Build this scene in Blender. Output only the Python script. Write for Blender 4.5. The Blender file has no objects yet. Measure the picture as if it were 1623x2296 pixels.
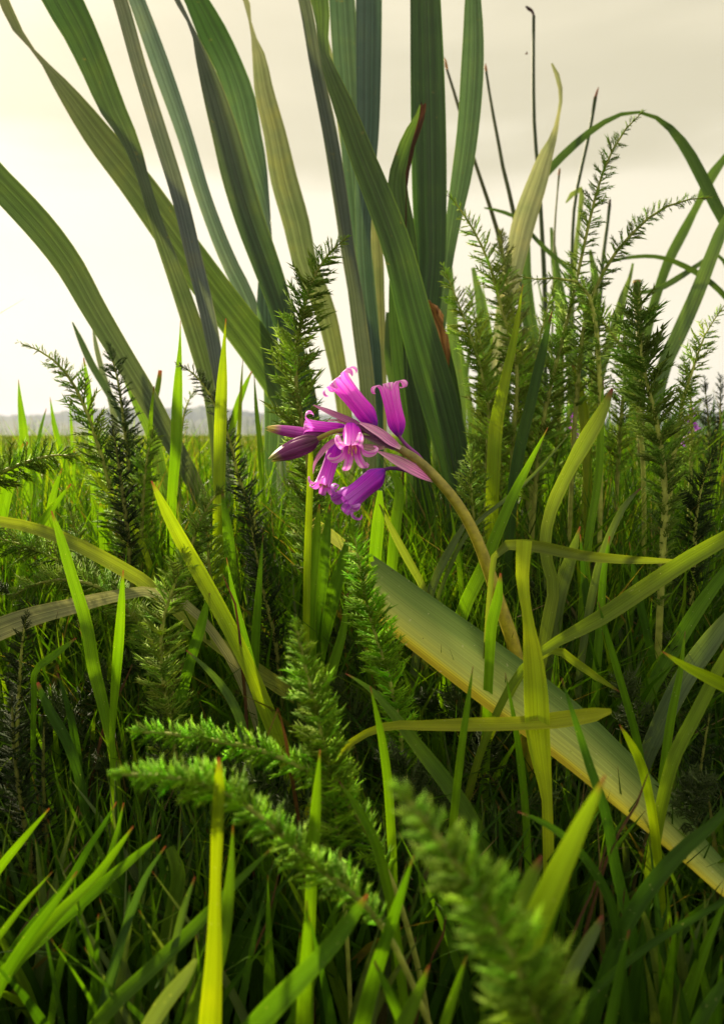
import bpy, math, random
import numpy as np
from mathutils import Vector, Matrix

random.seed(7)
rng = np.random.default_rng(11)
sc = bpy.context.scene
COL = sc.collection
R = math.radians

# ------------------------------------------------------------------ camera
CAM_H, PITCH, FPX = 0.22, R(6.0), 1664.0      # height above soil, tilt down, focal length in pixels of a 1623 x 2296 picture
CAM = np.array([0.0, 0.0, CAM_H])
FWD = np.array([0.0, math.cos(PITCH), -math.sin(PITCH)])
UPV = np.array([0.0, math.sin(PITCH), math.cos(PITCH)])
RGT = np.array([1.0, 0.0, 0.0])
cd = bpy.data.cameras.new('camera'); co = bpy.data.objects.new('camera', cd); COL.objects.link(co)
co.location = CAM; co.rotation_euler = (math.pi / 2 - PITCH, 0, 0)
cd.sensor_fit = 'VERTICAL'; cd.sensor_height = 36.0
cd.lens = 18.0 / (1148.0 / FPX)
cd.clip_start = 0.005; cd.clip_end = 20000
cd.dof.use_dof = True; cd.dof.focus_distance = 0.335; cd.dof.aperture_fstop = 15.5
sc.camera = co

# ------------------------------------------------------------------ sky, sun, exposure
SUN_EL, SUN_AZ = R(29), R(-36)                  # azimuth measured from +Y towards +X
w = bpy.data.worlds.new('World'); sc.world = w; w.use_nodes = True
nt = w.node_tree; nt.nodes.clear()
def N(t, tree=None, **kw):
    n = (tree or nt).nodes.new(t)
    for k, v in kw.items(): setattr(n, k, v)
    return n
L = nt.links.new
out = N('ShaderNodeOutputWorld')
sky = N('ShaderNodeTexSky', sky_type='NISHITA', sun_disc=False)
sky.sun_elevation = SUN_EL; sky.sun_rotation = SUN_AZ; sky.dust_density = 3.0
bg1 = N('ShaderNodeBackground'); bg1.inputs['Strength'].default_value = 0.07
L(sky.outputs[0], bg1.inputs['Color'])
tc = N('ShaderNodeTexCoord')
sep = N('ShaderNodeSeparateXYZ'); L(tc.outputs['Generated'], sep.inputs[0])
mp = N('ShaderNodeMapping'); mp.inputs['Scale'].default_value = (1.0, 1.0, 5.0); mp.inputs['Location'].default_value = (0.35, 0.2, 0.6)
L(tc.outputs['Generated'], mp.inputs[0])
nz = N('ShaderNodeTexNoise'); nz.inputs['Scale'].default_value = 1.7; nz.inputs['Detail'].default_value = 4; nz.inputs['Roughness'].default_value = 0.45
L(mp.outputs[0], nz.inputs['Vector'])
ma = N('ShaderNodeMath', operation='MULTIPLY_ADD'); ma.inputs[1].default_value = 0.52; ma.inputs[2].default_value = -0.26
L(nz.outputs['Fac'], ma.inputs[0])
ad = N('ShaderNodeMath', operation='ADD'); L(sep.outputs['Z'], ad.inputs[0]); L(ma.outputs[0], ad.inputs[1])
rp = N('ShaderNodeValToRGB'); L(ad.outputs[0], rp.inputs[0])
rp.color_ramp.interpolation = 'EASE'
e = rp.color_ramp.elements
e[0].position = 0.02; e[0].color = (1.05, 0.96, 0.74, 1)
e[1].position = 0.58; e[1].color = (0.90, 0.81, 0.57, 1)
k = e.new(0.27); k.color = (1.00, 0.91, 0.68, 1)
k = e.new(0.40); k.color = (0.74, 0.67, 0.46, 1)
bg2 = N('ShaderNodeBackground'); bg2.inputs['Strength'].default_value = 0.515
sunv = (math.sin(SUN_AZ) * math.cos(SUN_EL), math.cos(SUN_AZ) * math.cos(SUN_EL), math.sin(SUN_EL))
dt = N('ShaderNodeVectorMath', operation='DOT_PRODUCT'); L(tc.outputs['Generated'], dt.inputs[0]); dt.inputs[1].default_value = sunv
cl = N('ShaderNodeMath', operation='MAXIMUM'); L(dt.outputs['Value'], cl.inputs[0]); cl.inputs[1].default_value = 0.0
pw = N('ShaderNodeMath', operation='POWER'); L(cl.outputs[0], pw.inputs[0]); pw.inputs[1].default_value = 5.0
gl = N('ShaderNodeMath', operation='MULTIPLY_ADD'); L(pw.outputs[0], gl.inputs[0]); gl.inputs[1].default_value = 0.2; gl.inputs[2].default_value = 1.0
vm = N('ShaderNodeVectorMath', operation='SCALE'); L(rp.outputs[0], vm.inputs[0]); L(gl.outputs[0], vm.inputs['Scale'])
L(vm.outputs[0], bg2.inputs['Color'])
mx = N('ShaderNodeMixShader'); mx.inputs[0].default_value = 0.93
L(bg1.outputs[0], mx.inputs[1]); L(bg2.outputs[0], mx.inputs[2]); L(mx.outputs[0], out.inputs[0])

sd = bpy.data.lights.new('sun', 'SUN'); sd.energy = 5.0; sd.angle = R(3); sd.color = (1.0, 0.86, 0.58)
so = bpy.data.objects.new('sun', sd); COL.objects.link(so)
sv = Vector((math.sin(SUN_AZ) * math.cos(SUN_EL), math.cos(SUN_AZ) * math.cos(SUN_EL), math.sin(SUN_EL)))
so.rotation_euler = sv.to_track_quat('Z', 'Y').to_euler(); so.location = (0, 0, 5)

vs = sc.view_settings
vs.view_transform = 'Standard'; vs.look = 'None'; vs.gamma = 1.0; vs.use_curve_mapping = False
vs.exposure = 1.02
sc.cycles.max_bounces = 8; sc.cycles.diffuse_bounces = 3; sc.cycles.transmission_bounces = 5
sc.cycles.volume_bounces = 0; sc.cycles.caustics_reflective = False; sc.cycles.caustics_refractive = False
sc.cycles.use_denoising = True

# ------------------------------------------------------------------ pixel <-> place
def P(x, y, d):
    return CAM + d * (FWD + (x - 811.5) / FPX * RGT + (1148.0 - y) / FPX * UPV)
def ppx(d):                                    # metres per picture pixel at depth d
    return d / FPX
def proj(p):
    q = np.asarray(p) - CAM; d = q @ FWD
    return 811.5 + FPX * (q @ RGT) / d, 1148.0 - FPX * (q @ UPV) / d, d

# ------------------------------------------------------------------ materials
MATS = {}
def new_mat(name):
    m = bpy.data.materials.new(name); m.use_nodes = True
    m.node_tree.nodes.clear(); MATS[name] = m
    return m, m.node_tree
def rgb(c): return (c[0], c[1], c[2], 1.0)

def mixc(t, fac, a, b, mode='MIX'):
    n = N('ShaderNodeMix', t, data_type='RGBA', blend_type=mode)
    for s, v in ((0, fac), (6, a), (7, b)):
        if hasattr(v, 'is_linked') or hasattr(v, 'links'): t.links.new(v, n.inputs[s])
        elif s == 0: n.inputs[0].default_value = v
        else: n.inputs[s].default_value = rgb(v)
    return n.outputs[2]
def ramp(t, src, stops):
    r = N('ShaderNodeValToRGB', t); t.links.new(src, r.inputs[0])
    e = r.color_ramp.elements
    while len(e) < len(stops): e.new(0.5)
    for k, (p, c) in zip(e, stops):
        k.position = p; k.color = rgb(c) if isinstance(c, tuple) else (c, c, c, 1)
    return r.outputs[0]
def noise(t, vec, scale, detail=3, rough=0.5, mapscale=None):
    if mapscale:
        m = N('ShaderNodeMapping', t); m.inputs['Scale'].default_value = mapscale
        t.links.new(vec, m.inputs[0]); vec = m.outputs[0]
    n = N('ShaderNodeTexNoise', t); n.inputs['Scale'].default_value = scale
    n.inputs['Detail'].default_value = detail; n.inputs['Roughness'].default_value = rough
    t.links.new(vec, n.inputs['Vector'])
    return n.outputs['Fac']

def leaf_mat(name, veins=26.0, vein_amt=0.5, trans=0.35, trans_tint=(1.25, 1.35, 0.25), rough=0.42, tip=None,
             src='object', edge=(1.25, 1.2, 0.8), blemish=0.0, cool=None, spec=0.35, speck=0.0, cols=None):
    m, t = new_mat(name)
    uv = N('ShaderNodeUVMap', t); uv.uv_map = 'uv'
    su = N('ShaderNodeSeparateXYZ', t); t.links.new(uv.outputs[0], su.inputs[0])
    oi = N('ShaderNodeObjectInfo', t); ge = N('ShaderNodeNewGeometry', t); tco = N('ShaderNodeTexCoord', t)
    if src == 'object':
        at = N('ShaderNodeAttribute', t); at.attribute_name = 'tint'
        base = mixc(t, 1.0, oi.outputs['Color'], at.outputs['Color'], 'MULTIPLY')
        if cool: base = mixc(t, 1.0, base, cool, 'MULTIPLY')
    else: base = ramp(t, ge.outputs['Random Per Island'], cols)
    # stripes along the blade, a little uneven along its length
    v1 = noise(t, uv.outputs[0], 1.0, 4, 0.65, (veins, 0.9, 1))
    v1 = ramp(t, v1, [(0.30, 1 - vein_amt), (0.5, 1.0), (0.70, 1 + vein_amt)])
    v2 = noise(t, uv.outputs[0], 1.0, 2, 0.5, (veins * .28, 0.7, 1))
    v2 = ramp(t, v2, [(0.34, 1 - vein_amt * .3), (0.5, 1.0), (0.68, 1 + vein_amt * .4)])
    c = mixc(t, 1.0, mixc(t, 1.0, base, v1, 'MULTIPLY'), v2, 'MULTIPLY')
    # blotches
    b = noise(t, tco.outputs['Object'], 38.0, 3, 0.55)
    b = ramp(t, b, [(0.3, (0.72, 0.82, 0.78)), (0.55, (1.0, 1.0, 1.0)), (0.8, (1.45, 1.25, 0.85))])
    c = mixc(t, 0.75, c, b, 'MULTIPLY')
    # paler thin margins
    ab = N('ShaderNodeMath', t, operation='SUBTRACT'); t.links.new(su.outputs[0], ab.inputs[0]); ab.inputs[1].default_value = 0.5
    aa = N('ShaderNodeMath', t, operation='ABSOLUTE'); t.links.new(ab.outputs[0], aa.inputs[0])
    em = ramp(t, aa.outputs[0], [(0.455, 0.0), (0.49, 1.0)])
    c = mixc(t, em, c, mixc(t, 1.0, c, edge, 'MULTIPLY'))
    if tip:
        tm = ramp(t, su.outputs[1], [(0.975, 0.0), (0.997, 1.0)])
        c = mixc(t, tm, c, tip)
    if blemish:
        bs = ramp(t, noise(t, tco.outputs['Object'], 120, 4, 0.7), [(0.66, 0.0), (0.74, blemish)])
        c = mixc(t, bs, c, (0.24, 0.21, 0.06))
        bs2 = ramp(t, noise(t, uv.outputs[0], 1.0, 3, 0.8, (60, 9, 1)), [(0.70, 0.0), (0.76, blemish)])
        c = mixc(t, bs2, c, (0.30, 0.28, 0.18))
    if speck:
        vo = N('ShaderNodeTexVoronoi', t); vo.inputs['Scale'].default_value = 700
        t.links.new(tco.outputs['Object'], vo.inputs['Vector'])
        s1 = ramp(t, vo.outputs['Distance'], [(0.10, 1.0), (0.16, 0.0)])
        s2 = ramp(t, noise(t, tco.outputs['Object'], 260, 2), [(0.56, 0.0), (0.60, 1.0)])
        s = mixc(t, 1.0, s1, s2, 'MULTIPLY')
        sm = N('ShaderNodeMath', t, operation='MULTIPLY'); t.links.new(s, sm.inputs[0]); sm.inputs[1].default_value = speck
        c = mixc(t, sm.outputs[0], c, (0.6, 0.6, 0.35))
    pb = N('ShaderNodeBsdfPrincipled', t); t.links.new(c, pb.inputs['Base Color'])
    pb.inputs['Roughness'].default_value = rough; pb.inputs['Specular IOR Level'].default_value = spec
    bn = N('ShaderNodeBump', t); bn.inputs['Strength'].default_value = 0.5; bn.inputs['Distance'].default_value = 0.0012
    t.links.new(v1, bn.inputs['Height']); t.links.new(bn.outputs[0], pb.inputs['Normal'])
    tr = N('ShaderNodeBsdfTranslucent', t); t.links.new(mixc(t, 1.0, c, trans_tint, 'MULTIPLY'), tr.inputs['Color'])
    ms = N('ShaderNodeMixShader', t); ms.inputs[0].default_value = trans
    t.links.new(pb.outputs[0], ms.inputs[1]); t.links.new(tr.outputs[0], ms.inputs[2])
    o = N('ShaderNodeOutputMaterial', t); t.links.new(ms.outputs[0], o.inputs[0])
    return m

leaf_mat('iris_leaf', veins=30, vein_amt=0.72, trans=0.26, trans_tint=(1.35, 1.3, 0.35), rough=0.30, blemish=0.7, cool=(0.84, 1.05, 1.18), spec=0.6, edge=(2.4, 2.1, 1.5))
leaf_mat('grass_blade', veins=12, vein_amt=0.35, trans=0.42, trans_tint=(1.3, 1.35, 0.15), rough=0.40, tip=(0.22, 0.05, 0.08), speck=0.5)
leaf_mat('pale_leaf', veins=26, vein_amt=0.6, trans=0.30, trans_tint=(1.1, 1.08, 0.62), rough=0.4, blemish=0.6)
leaf_mat('grass_plain', veins=12, vein_amt=0.35, trans=0.42, trans_tint=(1.3, 1.35, 0.15), rough=0.40, speck=0.5)
leaf_mat('dry_leaf', veins=14, vein_amt=0.9, trans=0.15, trans_tint=(1.2, 0.9, 0.5), rough=0.75)
leaf_mat('field', veins=6, vein_amt=0.2, trans=0.40, trans_tint=(1.3, 1.3, 0.2), rough=0.55, src='island',
         cols=[(0.0, (0.04, 0.07, 0.010)), (0.35, (0.08, 0.12, 0.014)), (0.65, (0.15, 0.19, 0.02)), (0.9, (0.24, 0.26, 0.04)), (1.0, (0.30, 0.25, 0.09))])
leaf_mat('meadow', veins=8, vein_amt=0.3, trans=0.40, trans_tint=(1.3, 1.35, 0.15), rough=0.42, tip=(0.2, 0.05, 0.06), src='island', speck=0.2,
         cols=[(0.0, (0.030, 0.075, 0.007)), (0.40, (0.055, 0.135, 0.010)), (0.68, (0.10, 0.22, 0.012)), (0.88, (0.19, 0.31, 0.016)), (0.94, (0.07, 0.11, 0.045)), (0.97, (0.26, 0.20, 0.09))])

def simple_mat(name, col, rough=0.55, trans=0.0, ttint=(1, 1, 1), var=0.3, scale=300, obj_col=False, fuzz=0.0):
    m, t = new_mat(name)
    tco = N('ShaderNodeTexCoord', t); oi = N('ShaderNodeObjectInfo', t)
    n = ramp(t, noise(t, tco.outputs['Object'], scale, 3), [(0.3, 1 - var), (0.7, 1 + var)])
    c = mixc(t, 1.0, oi.outputs['Color'] if obj_col else col, n, 'MULTIPLY')
    rv = ramp(t, oi.outputs['Random'], [(0.0, 0.75), (1.0, 1.25)])
    c = mixc(t, 1.0, c, rv, 'MULTIPLY')
    pb = N('ShaderNodeBsdfPrincipled', t); t.links.new(c, pb.inputs['Base Color'])
    pb.inputs['Roughness'].default_value = rough; pb.inputs['Specular IOR Level'].default_value = 0.3
    pb.inputs['Sheen Weight'].default_value = fuzz; pb.inputs['Sheen Roughness'].default_value = 0.4
    sh = pb.outputs[0]
    if trans:
        tr = N('ShaderNodeBsdfTranslucent', t); t.links.new(mixc(t, 1.0, c, ttint, 'MULTIPLY'), tr.inputs['Color'])
        ms = N('ShaderNodeMixShader', t); ms.inputs[0].default_value = trans
        t.links.new(sh, ms.inputs[1]); t.links.new(tr.outputs[0], ms.inputs[2]); sh = ms.outputs[0]
    o = N('ShaderNodeOutputMaterial', t); t.links.new(sh, o.inputs[0])
    return m
simple_mat('yarrow_leaflet', None, 0.7, 0.45, (1.35, 1.4, 0.2), 0.3, 250, True, 0.0)
simple_mat('yarrow_stem', None, 0.55, 0.2, (1.2, 1.2, 0.4), 0.3, 200, True, 0.05)
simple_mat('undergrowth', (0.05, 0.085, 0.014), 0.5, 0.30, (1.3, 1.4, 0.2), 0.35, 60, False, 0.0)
simple_mat('reed_stalk', None, 0.5, 0.0, (1, 1, 1), 0.25, 120, True)
simple_mat('anther', (0.75, 0.68, 0.28), 0.6)
simple_mat('insect_body', (0.25, 0.08, 0.02), 0.4)

def petal_mat(name, pale, mid, deep, trans=0.3, stops=(0.0, 0.14, 0.42, 0.80), stripe=0.8):
    m, t = new_mat(name)
    uv = N('ShaderNodeUVMap', t); uv.uv_map = 'uv'
    su = N('ShaderNodeSeparateXYZ', t); t.links.new(uv.outputs[0], su.inputs[0])
    tco = N('ShaderNodeTexCoord', t); oi = N('ShaderNodeObjectInfo', t)
    c = ramp(t, su.outputs[1], [(stops[0], deep), (stops[1], mid), (stops[2], tuple((a + b) / 2 for a, b in zip(mid, pale)) if stripe > .5 else mid), (stops[3], pale)])
    # deeper stripe along the middle of each petal
    ab = N('ShaderNodeMath', t, operation='SUBTRACT'); t.links.new(su.outputs[0], ab.inputs[0]); ab.inputs[1].default_value = 0.5
    aa = N('ShaderNodeMath', t, operation='ABSOLUTE'); t.links.new(ab.outputs[0], aa.inputs[0])
    st = ramp(t, aa.outputs[0], [(0.03, stripe), (0.17, 0.0)])
    c = mixc(t, st, c, mid)
    n = ramp(t, noise(t, uv.outputs[0], 1.0, 3, 0.6, (14, 1.2, 1)), [(0.32, (0.66, 0.45, 0.82) if name == 'petal' else (0.22, 0.13, 0.26)), (0.52, (1, 1, 1)), (0.72, (1.15, 1.35, 1.1) if name == 'petal' else (1.45, 1.7, 1.3))])
    c = mixc(t, 0.8, c, n, 'MULTIPLY')
    mg = ramp(t, aa.outputs[0], [(0.40, 0.0), (0.50, 0.55)])
    c = mixc(t, mg, c, tuple(v_ * .8 for v_ in mid))
    fv = ramp(t, noise(t, uv.outputs[0], 1.0, 2, 0.6, (46, 2.0, 1)), [(0.35, 0.90), (0.6, 1.25)])
    c = mixc(t, 1.0, c, fv, 'MULTIPLY')
    c = mixc(t, 1.0, c, oi.outputs['Color'], 'MULTIPLY')
    pb = N('ShaderNodeBsdfPrincipled', t); t.links.new(c, pb.inputs['Base Color'])
    pb.inputs['Roughness'].default_value = 0.45; pb.inputs['Specular IOR Level'].default_value = 0.3
    tr = N('ShaderNodeBsdfTranslucent', t); t.links.new(mixc(t, 1.0, c, (1.15, 0.85, 1.15), 'MULTIPLY'), tr.inputs['Color'])
    ms = N('ShaderNodeMixShader', t); ms.inputs[0].default_value = trans
    t.links.new(pb.outputs[0], ms.inputs[1]); t.links.new(tr.outputs[0], ms.inputs[2])
    o = N('ShaderNodeOutputMaterial', t); t.links.new(ms.outputs[0], o.inputs[0])
petal_mat('petal', (0.96, 0.50, 0.93), (0.82, 0.05, 0.82), (0.28, 0.02, 0.66))
petal_mat('bract', (0.50, 0.25, 0.42), (0.42, 0.13, 0.36), (0.45, 0.30, 0.36), 0.15)
petal_mat('bud_petal', (0.42, 0.46, 0.09), (0.28, 0.06, 0.27), (0.07, 0.03, 0.05), 0.12, (0.1, 0.45, 0.76, 0.90), 0.3)
def stem_mat():
    m, t = new_mat('bluebell_stem')
    uv = N('ShaderNodeUVMap', t); uv.uv_map = 'uv'
    su = N('ShaderNodeSeparateXYZ', t); t.links.new(uv.outputs[0], su.inputs[0])
    tco = N('ShaderNodeTexCoord', t)
    c = ramp(t, su.outputs[1], [(0.0, (0.20, 0.24, 0.02)), (0.45, (0.42, 0.35, 0.018)), (0.75, (0.36, 0.31, 0.022)), (0.9, (0.26, 0.22, 0.05)), (1.0, (0.14, 0.07, 0.08))])
    n = ramp(t, noise(t, tco.outputs['Object'], 260, 4, 0.6), [(0.3, 0.6), (0.7, 1.35)])
    c = mixc(t, 1.0, c, n, 'MULTIPLY')
    pb = N('ShaderNodeBsdfPrincipled', t); t.links.new(c, pb.inputs['Base Color']); pb.inputs['Roughness'].default_value = 0.42
    o = N('ShaderNodeOutputMaterial', t); t.links.new(pb.outputs[0], o.inputs[0])
stem_mat()
def fallen_mat():
    m, t = new_mat('fallen_leaf')
    uv = N('ShaderNodeUVMap', t); uv.uv_map = 'uv'
    su = N('ShaderNodeSeparateXYZ', t); t.links.new(uv.outputs[0], su.inputs[0])
    tco = N('ShaderNodeTexCoord', t)
    wob = noise(t, uv.outputs[0], 1.0, 3, 0.6, (3, 2.2, 1))
    ad = N('ShaderNodeMath', t, operation='MULTIPLY_ADD'); t.links.new(wob, ad.inputs[0]); ad.inputs[1].default_value = 0.6
    fl_ = N('ShaderNodeMath', t, operation='SUBTRACT'); fl_.inputs[0].default_value = 1.0; t.links.new(su.outputs[0], fl_.inputs[1])
    t.links.new(fl_.outputs[0], ad.inputs[2])
    sb = N('ShaderNodeMath', t, operation='SUBTRACT'); t.links.new(ad.outputs[0], sb.inputs[0]); sb.inputs[1].default_value = 0.30
    c = ramp(t, sb.outputs[0], [(0.0, (0.50, 0.40, 0.02)), (0.08, (0.76, 0.68, 0.05)), (0.26, (0.60, 0.63, 0.13)), (0.46, (0.42, 0.50, 0.13)), (0.70, (0.22, 0.32, 0.08)), (1.0, (0.10, 0.18, 0.04))])
    st = ramp(t, noise(t, uv.outputs[0], 1.0, 4, 0.7, (52, 1.1, 1)), [(0.32, 0.66), (0.5, 1.0), (0.68, 1.25)])
    c = mixc(t, 1.0, c, st, 'MULTIPLY')
    spots = ramp(t, noise(t, tco.outputs['Object'], 330, 2), [(0.75, 0.0), (0.78, 0.8)])
    c = mixc(t, spots, c, (0.10, 0.08, 0.03))
    pale = ramp(t, noise(t, tco.outputs['Object'], 520, 2), [(0.70, 0.0), (0.75, 0.5)])
    c = mixc(t, pale, c, (0.7, 0.66, 0.4))
    pb = N('ShaderNodeBsdfPrincipled', t); t.links.new(c, pb.inputs['Base Color']); pb.inputs['Roughness'].default_value = 0.5; pb.inputs['Specular IOR Level'].default_value = 0.12
    bn = N('ShaderNodeBump', t); bn.inputs['Strength'].default_value = 0.3; bn.inputs['Distance'].default_value = 0.0006
    t.links.new(st, bn.inputs['Height']); t.links.new(bn.outputs[0], pb.inputs['Normal'])
    tr = N('ShaderNodeBsdfTranslucent', t); t.links.new(c, tr.inputs['Color'])
    ms = N('ShaderNodeMixShader', t); ms.inputs[0].default_value = 0.25
    t.links.new(pb.outputs[0], ms.inputs[1]); t.links.new(tr.outputs[0], ms.inputs[2])
    o = N('ShaderNodeOutputMaterial', t); t.links.new(ms.outputs[0], o.inputs[0])
fallen_mat()
def ground_mat():
    m, t = new_mat('meadow_soil')
    tco = N('ShaderNodeTexCoord', t)
    ln = N('ShaderNodeVectorMath', t, operation='LENGTH'); t.links.new(tco.outputs['Object'], ln.inputs[0])
    far = ramp(t, ln.outputs['Value'], [(0.0, 0.0), (1.0, 1.0)])
    mr = N('ShaderNodeMapRange', t); t.links.new(ln.outputs['Value'], mr.inputs[0]); mr.inputs[1].default_value = 2; mr.inputs[2].default_value = 14
    soil = ramp(t, noise(t, tco.outputs['Object'], 60, 5, 0.6), [(0.3, (0.012, 0.010, 0.006)), (0.7, (0.035, 0.028, 0.014))])
    turf = ramp(t, noise(t, tco.outputs['Object'], 0.12, 6, 0.65), [(0.3, (0.09, 0.15, 0.02)), (0.55, (0.15, 0.21, 0.03)), (0.75, (0.22, 0.24, 0.06))])
    c = mixc(t, mr.outputs[0], soil, turf)
    pb = N('ShaderNodeBsdfPrincipled', t); t.links.new(c, pb.inputs['Base Color']); pb.inputs['Roughness'].default_value = 0.95
    o = N('ShaderNodeOutputMaterial', t); t.links.new(pb.outputs[0], o.inputs[0])
ground_mat()
def hill_mat():
    m, t = new_mat('wooded_hill')
    tco = N('ShaderNodeTexCoord', t)
    c = ramp(t, noise(t, tco.outputs['Object'], 0.02, 6, 0.7), [(0.35, (0.020, 0.036, 0.018)), (0.55, (0.04, 0.07, 0.03)), (0.7, (0.10, 0.13, 0.04))])
    pb = N('ShaderNodeBsdfPrincipled', t); t.links.new(c, pb.inputs['Base Color']); pb.inputs['Roughness'].default_value = 0.95
    o = N('ShaderNodeOutputMaterial', t); t.links.new(pb.outputs[0], o.inputs[0])
hill_mat()

# ------------------------------------------------------------------ mesh helpers
def mesh_from(name, verts, faces, uvs=None, mat=None, smooth=True):
    me = bpy.data.meshes.new(name)
    verts = np.asarray(verts, dtype=np.float32)
    F = np.asarray(faces, dtype=np.int32) if not isinstance(faces, list) else faces
    if isinstance(F, np.ndarray):
        nf, k = F.shape
        me.vertices.add(len(verts)); me.vertices.foreach_set('co', verts.ravel())
        me.loops.add(nf * k); me.loops.foreach_set('vertex_index', F.ravel())
        me.polygons.add(nf); me.polygons.foreach_set('loop_start', np.arange(nf, dtype=np.int32) * k)
        me.update(calc_edges=True)
    else:
        me.from_pydata([tuple(map(float, v)) for v in verts], [], F)
        me.update()
    if uvs is not None:
        ul = me.uv_layers.new(name='uv')
        li = np.empty(len(me.loops), dtype=np.int32); me.loops.foreach_get('vertex_index', li)
        ul.data.foreach_set('uv', np.asarray(uvs, dtype=np.float32)[li].ravel())
    if smooth: me.polygons.foreach_set('use_smooth', np.ones(len(me.polygons), dtype=bool))
    if mat: me.materials.append(MATS[mat])
    return me

def link(name, me, parent=None, color=None, origin=None):
    o = bpy.data.objects.new(name, me); COL.objects.link(o)
    if parent is not None: o.parent = parent
    if color is not None: o.color = (color[0], color[1], color[2], 1)
    if origin is not None: o.location = Vector(origin)
    return o
def tag(o, label, cat, group=None, kind=None):
    if label: o['label'] = label
    if cat: o['category'] = cat
    if group: o['group'] = group
    if kind: o['kind'] = kind
    return o
def thing(name, loc, label, cat, group=None):
    o = bpy.data.objects.new(name, None); COL.objects.link(o)
    o.location = Vector(loc); o.empty_display_size = 0.01
    return tag(o, label, cat, group)

def resample(A, n):
    A = np.asarray(A, float)
    d = np.r_[0, np.cumsum(np.maximum(np.linalg.norm(np.diff(A[:, :3], axis=0), axis=1), 1e-6))]
    m = np.gradient(A, d, axis=0) if len(A) > 2 else np.repeat((A[1:] - A[:1]) / d[-1], 2, axis=0)
    s = np.linspace(0, d[-1], n); i = np.clip(np.searchsorted(d, s, side='right') - 1, 0, len(A) - 2)
    h = (d[i + 1] - d[i])[:, None]; u = ((s - d[i]) / (d[i + 1] - d[i]))[:, None]
    h00 = 2 * u**3 - 3 * u**2 + 1; h10 = u**3 - 2 * u**2 + u; h01 = -2 * u**3 + 3 * u**2; h11 = u**3 - u**2
    return h00 * A[i] + h10 * h * m[i] + h01 * A[i + 1] + h11 * h * m[i + 1]

def unit(a): return a / np.maximum(np.linalg.norm(a, axis=-1, keepdims=True), 1e-9)

def grid_faces(n, k):
    i, j = np.meshgrid(np.arange(n - 1), np.arange(k - 1), indexing='ij')
    a = (i * k + j).ravel()
    return np.stack([a, a + 1, a + k + 1, a + k], axis=1)

def ribbon(name, A, n, mat, ncross=5, crown=0.22, wave=0.0, ref=None, tint=None):
    """A: rows x, y, z, width, roll (tip first). A leaf sheet with a folded cross-section."""
    S = resample(A, n)
    C = S[:, :3]; wd = np.maximum(S[:, 3], 1e-5); ro = S[:, 4]
    T = unit(np.gradient(C, axis=0))
    V = unit((CAM if ref is None else ref) - C)
    sd_ = unit(np.cross(T, V)); nn = unit(np.cross(sd_, T))
    c, s = np.cos(ro)[:, None], np.sin(ro)[:, None]
    S2 = sd_ * c + nn * s; N2 = nn * c - sd_ * s
    wd = wd / np.maximum(np.abs(np.cos(ro)), 0.45)
    u = np.linspace(-1, 1, ncross)
    ph = rng.uniform(0, 6.28)
    t = np.linspace(0, 1, n)
    wv = wave * np.sin(t * rng.uniform(9, 16) + ph)
    verts = C[:, None, :] + S2[:, None, :] * (u[None, :, None] * wd[:, None, None] / 2) \
        + N2[:, None, :] * ((crown * (np.abs(u)[None, :, None] ** 1.3 - 0.4) + wv[:, None, None] * u[None, :, None]) * wd[:, None, None] / 2)
    uv = np.stack([np.broadcast_to((u + 1) / 2, (n, ncross)), np.broadcast_to((1 - t)[:, None], (n, ncross))], axis=-1).reshape(-1, 2)
    uv = uv.copy()
    if mat == 'fallen_leaf':                                   # broken off slantwise, with a frayed edge
        fr_ = np.clip(1 - t / .14, 0, 1)[:, None, None]
        verts = verts + T[:, None, :] * (u[None, :, None] * .75 + rng.normal(0, .10, (1, ncross, 1))) * wd[:, None, None] * .5 * fr_
    if mat == 'dry_leaf': verts = verts + rng.normal(0, .11, verts.shape) * wd[:, None, None]
    me = mesh_from(name, verts.reshape(-1, 3), grid_faces(n, ncross), uv, mat)
    tn = np.ones((1, 3)) if tint is None else np.asarray(tint, float)
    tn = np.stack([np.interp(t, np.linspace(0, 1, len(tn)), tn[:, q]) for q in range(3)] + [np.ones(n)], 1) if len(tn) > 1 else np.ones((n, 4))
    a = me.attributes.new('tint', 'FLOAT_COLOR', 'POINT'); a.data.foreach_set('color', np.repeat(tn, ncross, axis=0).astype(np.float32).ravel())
    return me

def tube(name, A, n, mat, k=8, cap=True):
    """A: rows x, y, z, diameter (tip first)."""
    S = resample(A, n); C = S[:, :3]; r = np.maximum(S[:, 3], 1e-5) / 2
    T = unit(np.gradient(C, axis=0))
    ref = np.array([0.31, -0.9, 0.27])
    a = unit(np.cross(T, ref)); b = np.cross(T, a)
    th = np.linspace(0, 2 * np.pi, k, endpoint=False)
    verts = (C[:, None] + r[:, None, None] * (np.cos(th)[None, :, None] * a[:, None] + np.sin(th)[None, :, None] * b[:, None])).reshape(-1, 3)
    faces = []
    for i in range(n - 1):
        for j in range(k):
            faces.append((i * k + j, i * k + (j + 1) % k, (i + 1) * k + (j + 1) % k, (i + 1) * k + j))
    if cap: faces.append(tuple(range(k))); faces.append(tuple(range((n - 1) * k + k - 1, (n - 1) * k - 1, -1)))
    t = 1 - np.repeat(np.linspace(0, 1, n), k)
    uv = np.stack([np.tile(th / 6.2832, n), t], axis=1)
    return mesh_from(name, verts, faces, uv, mat)

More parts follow.
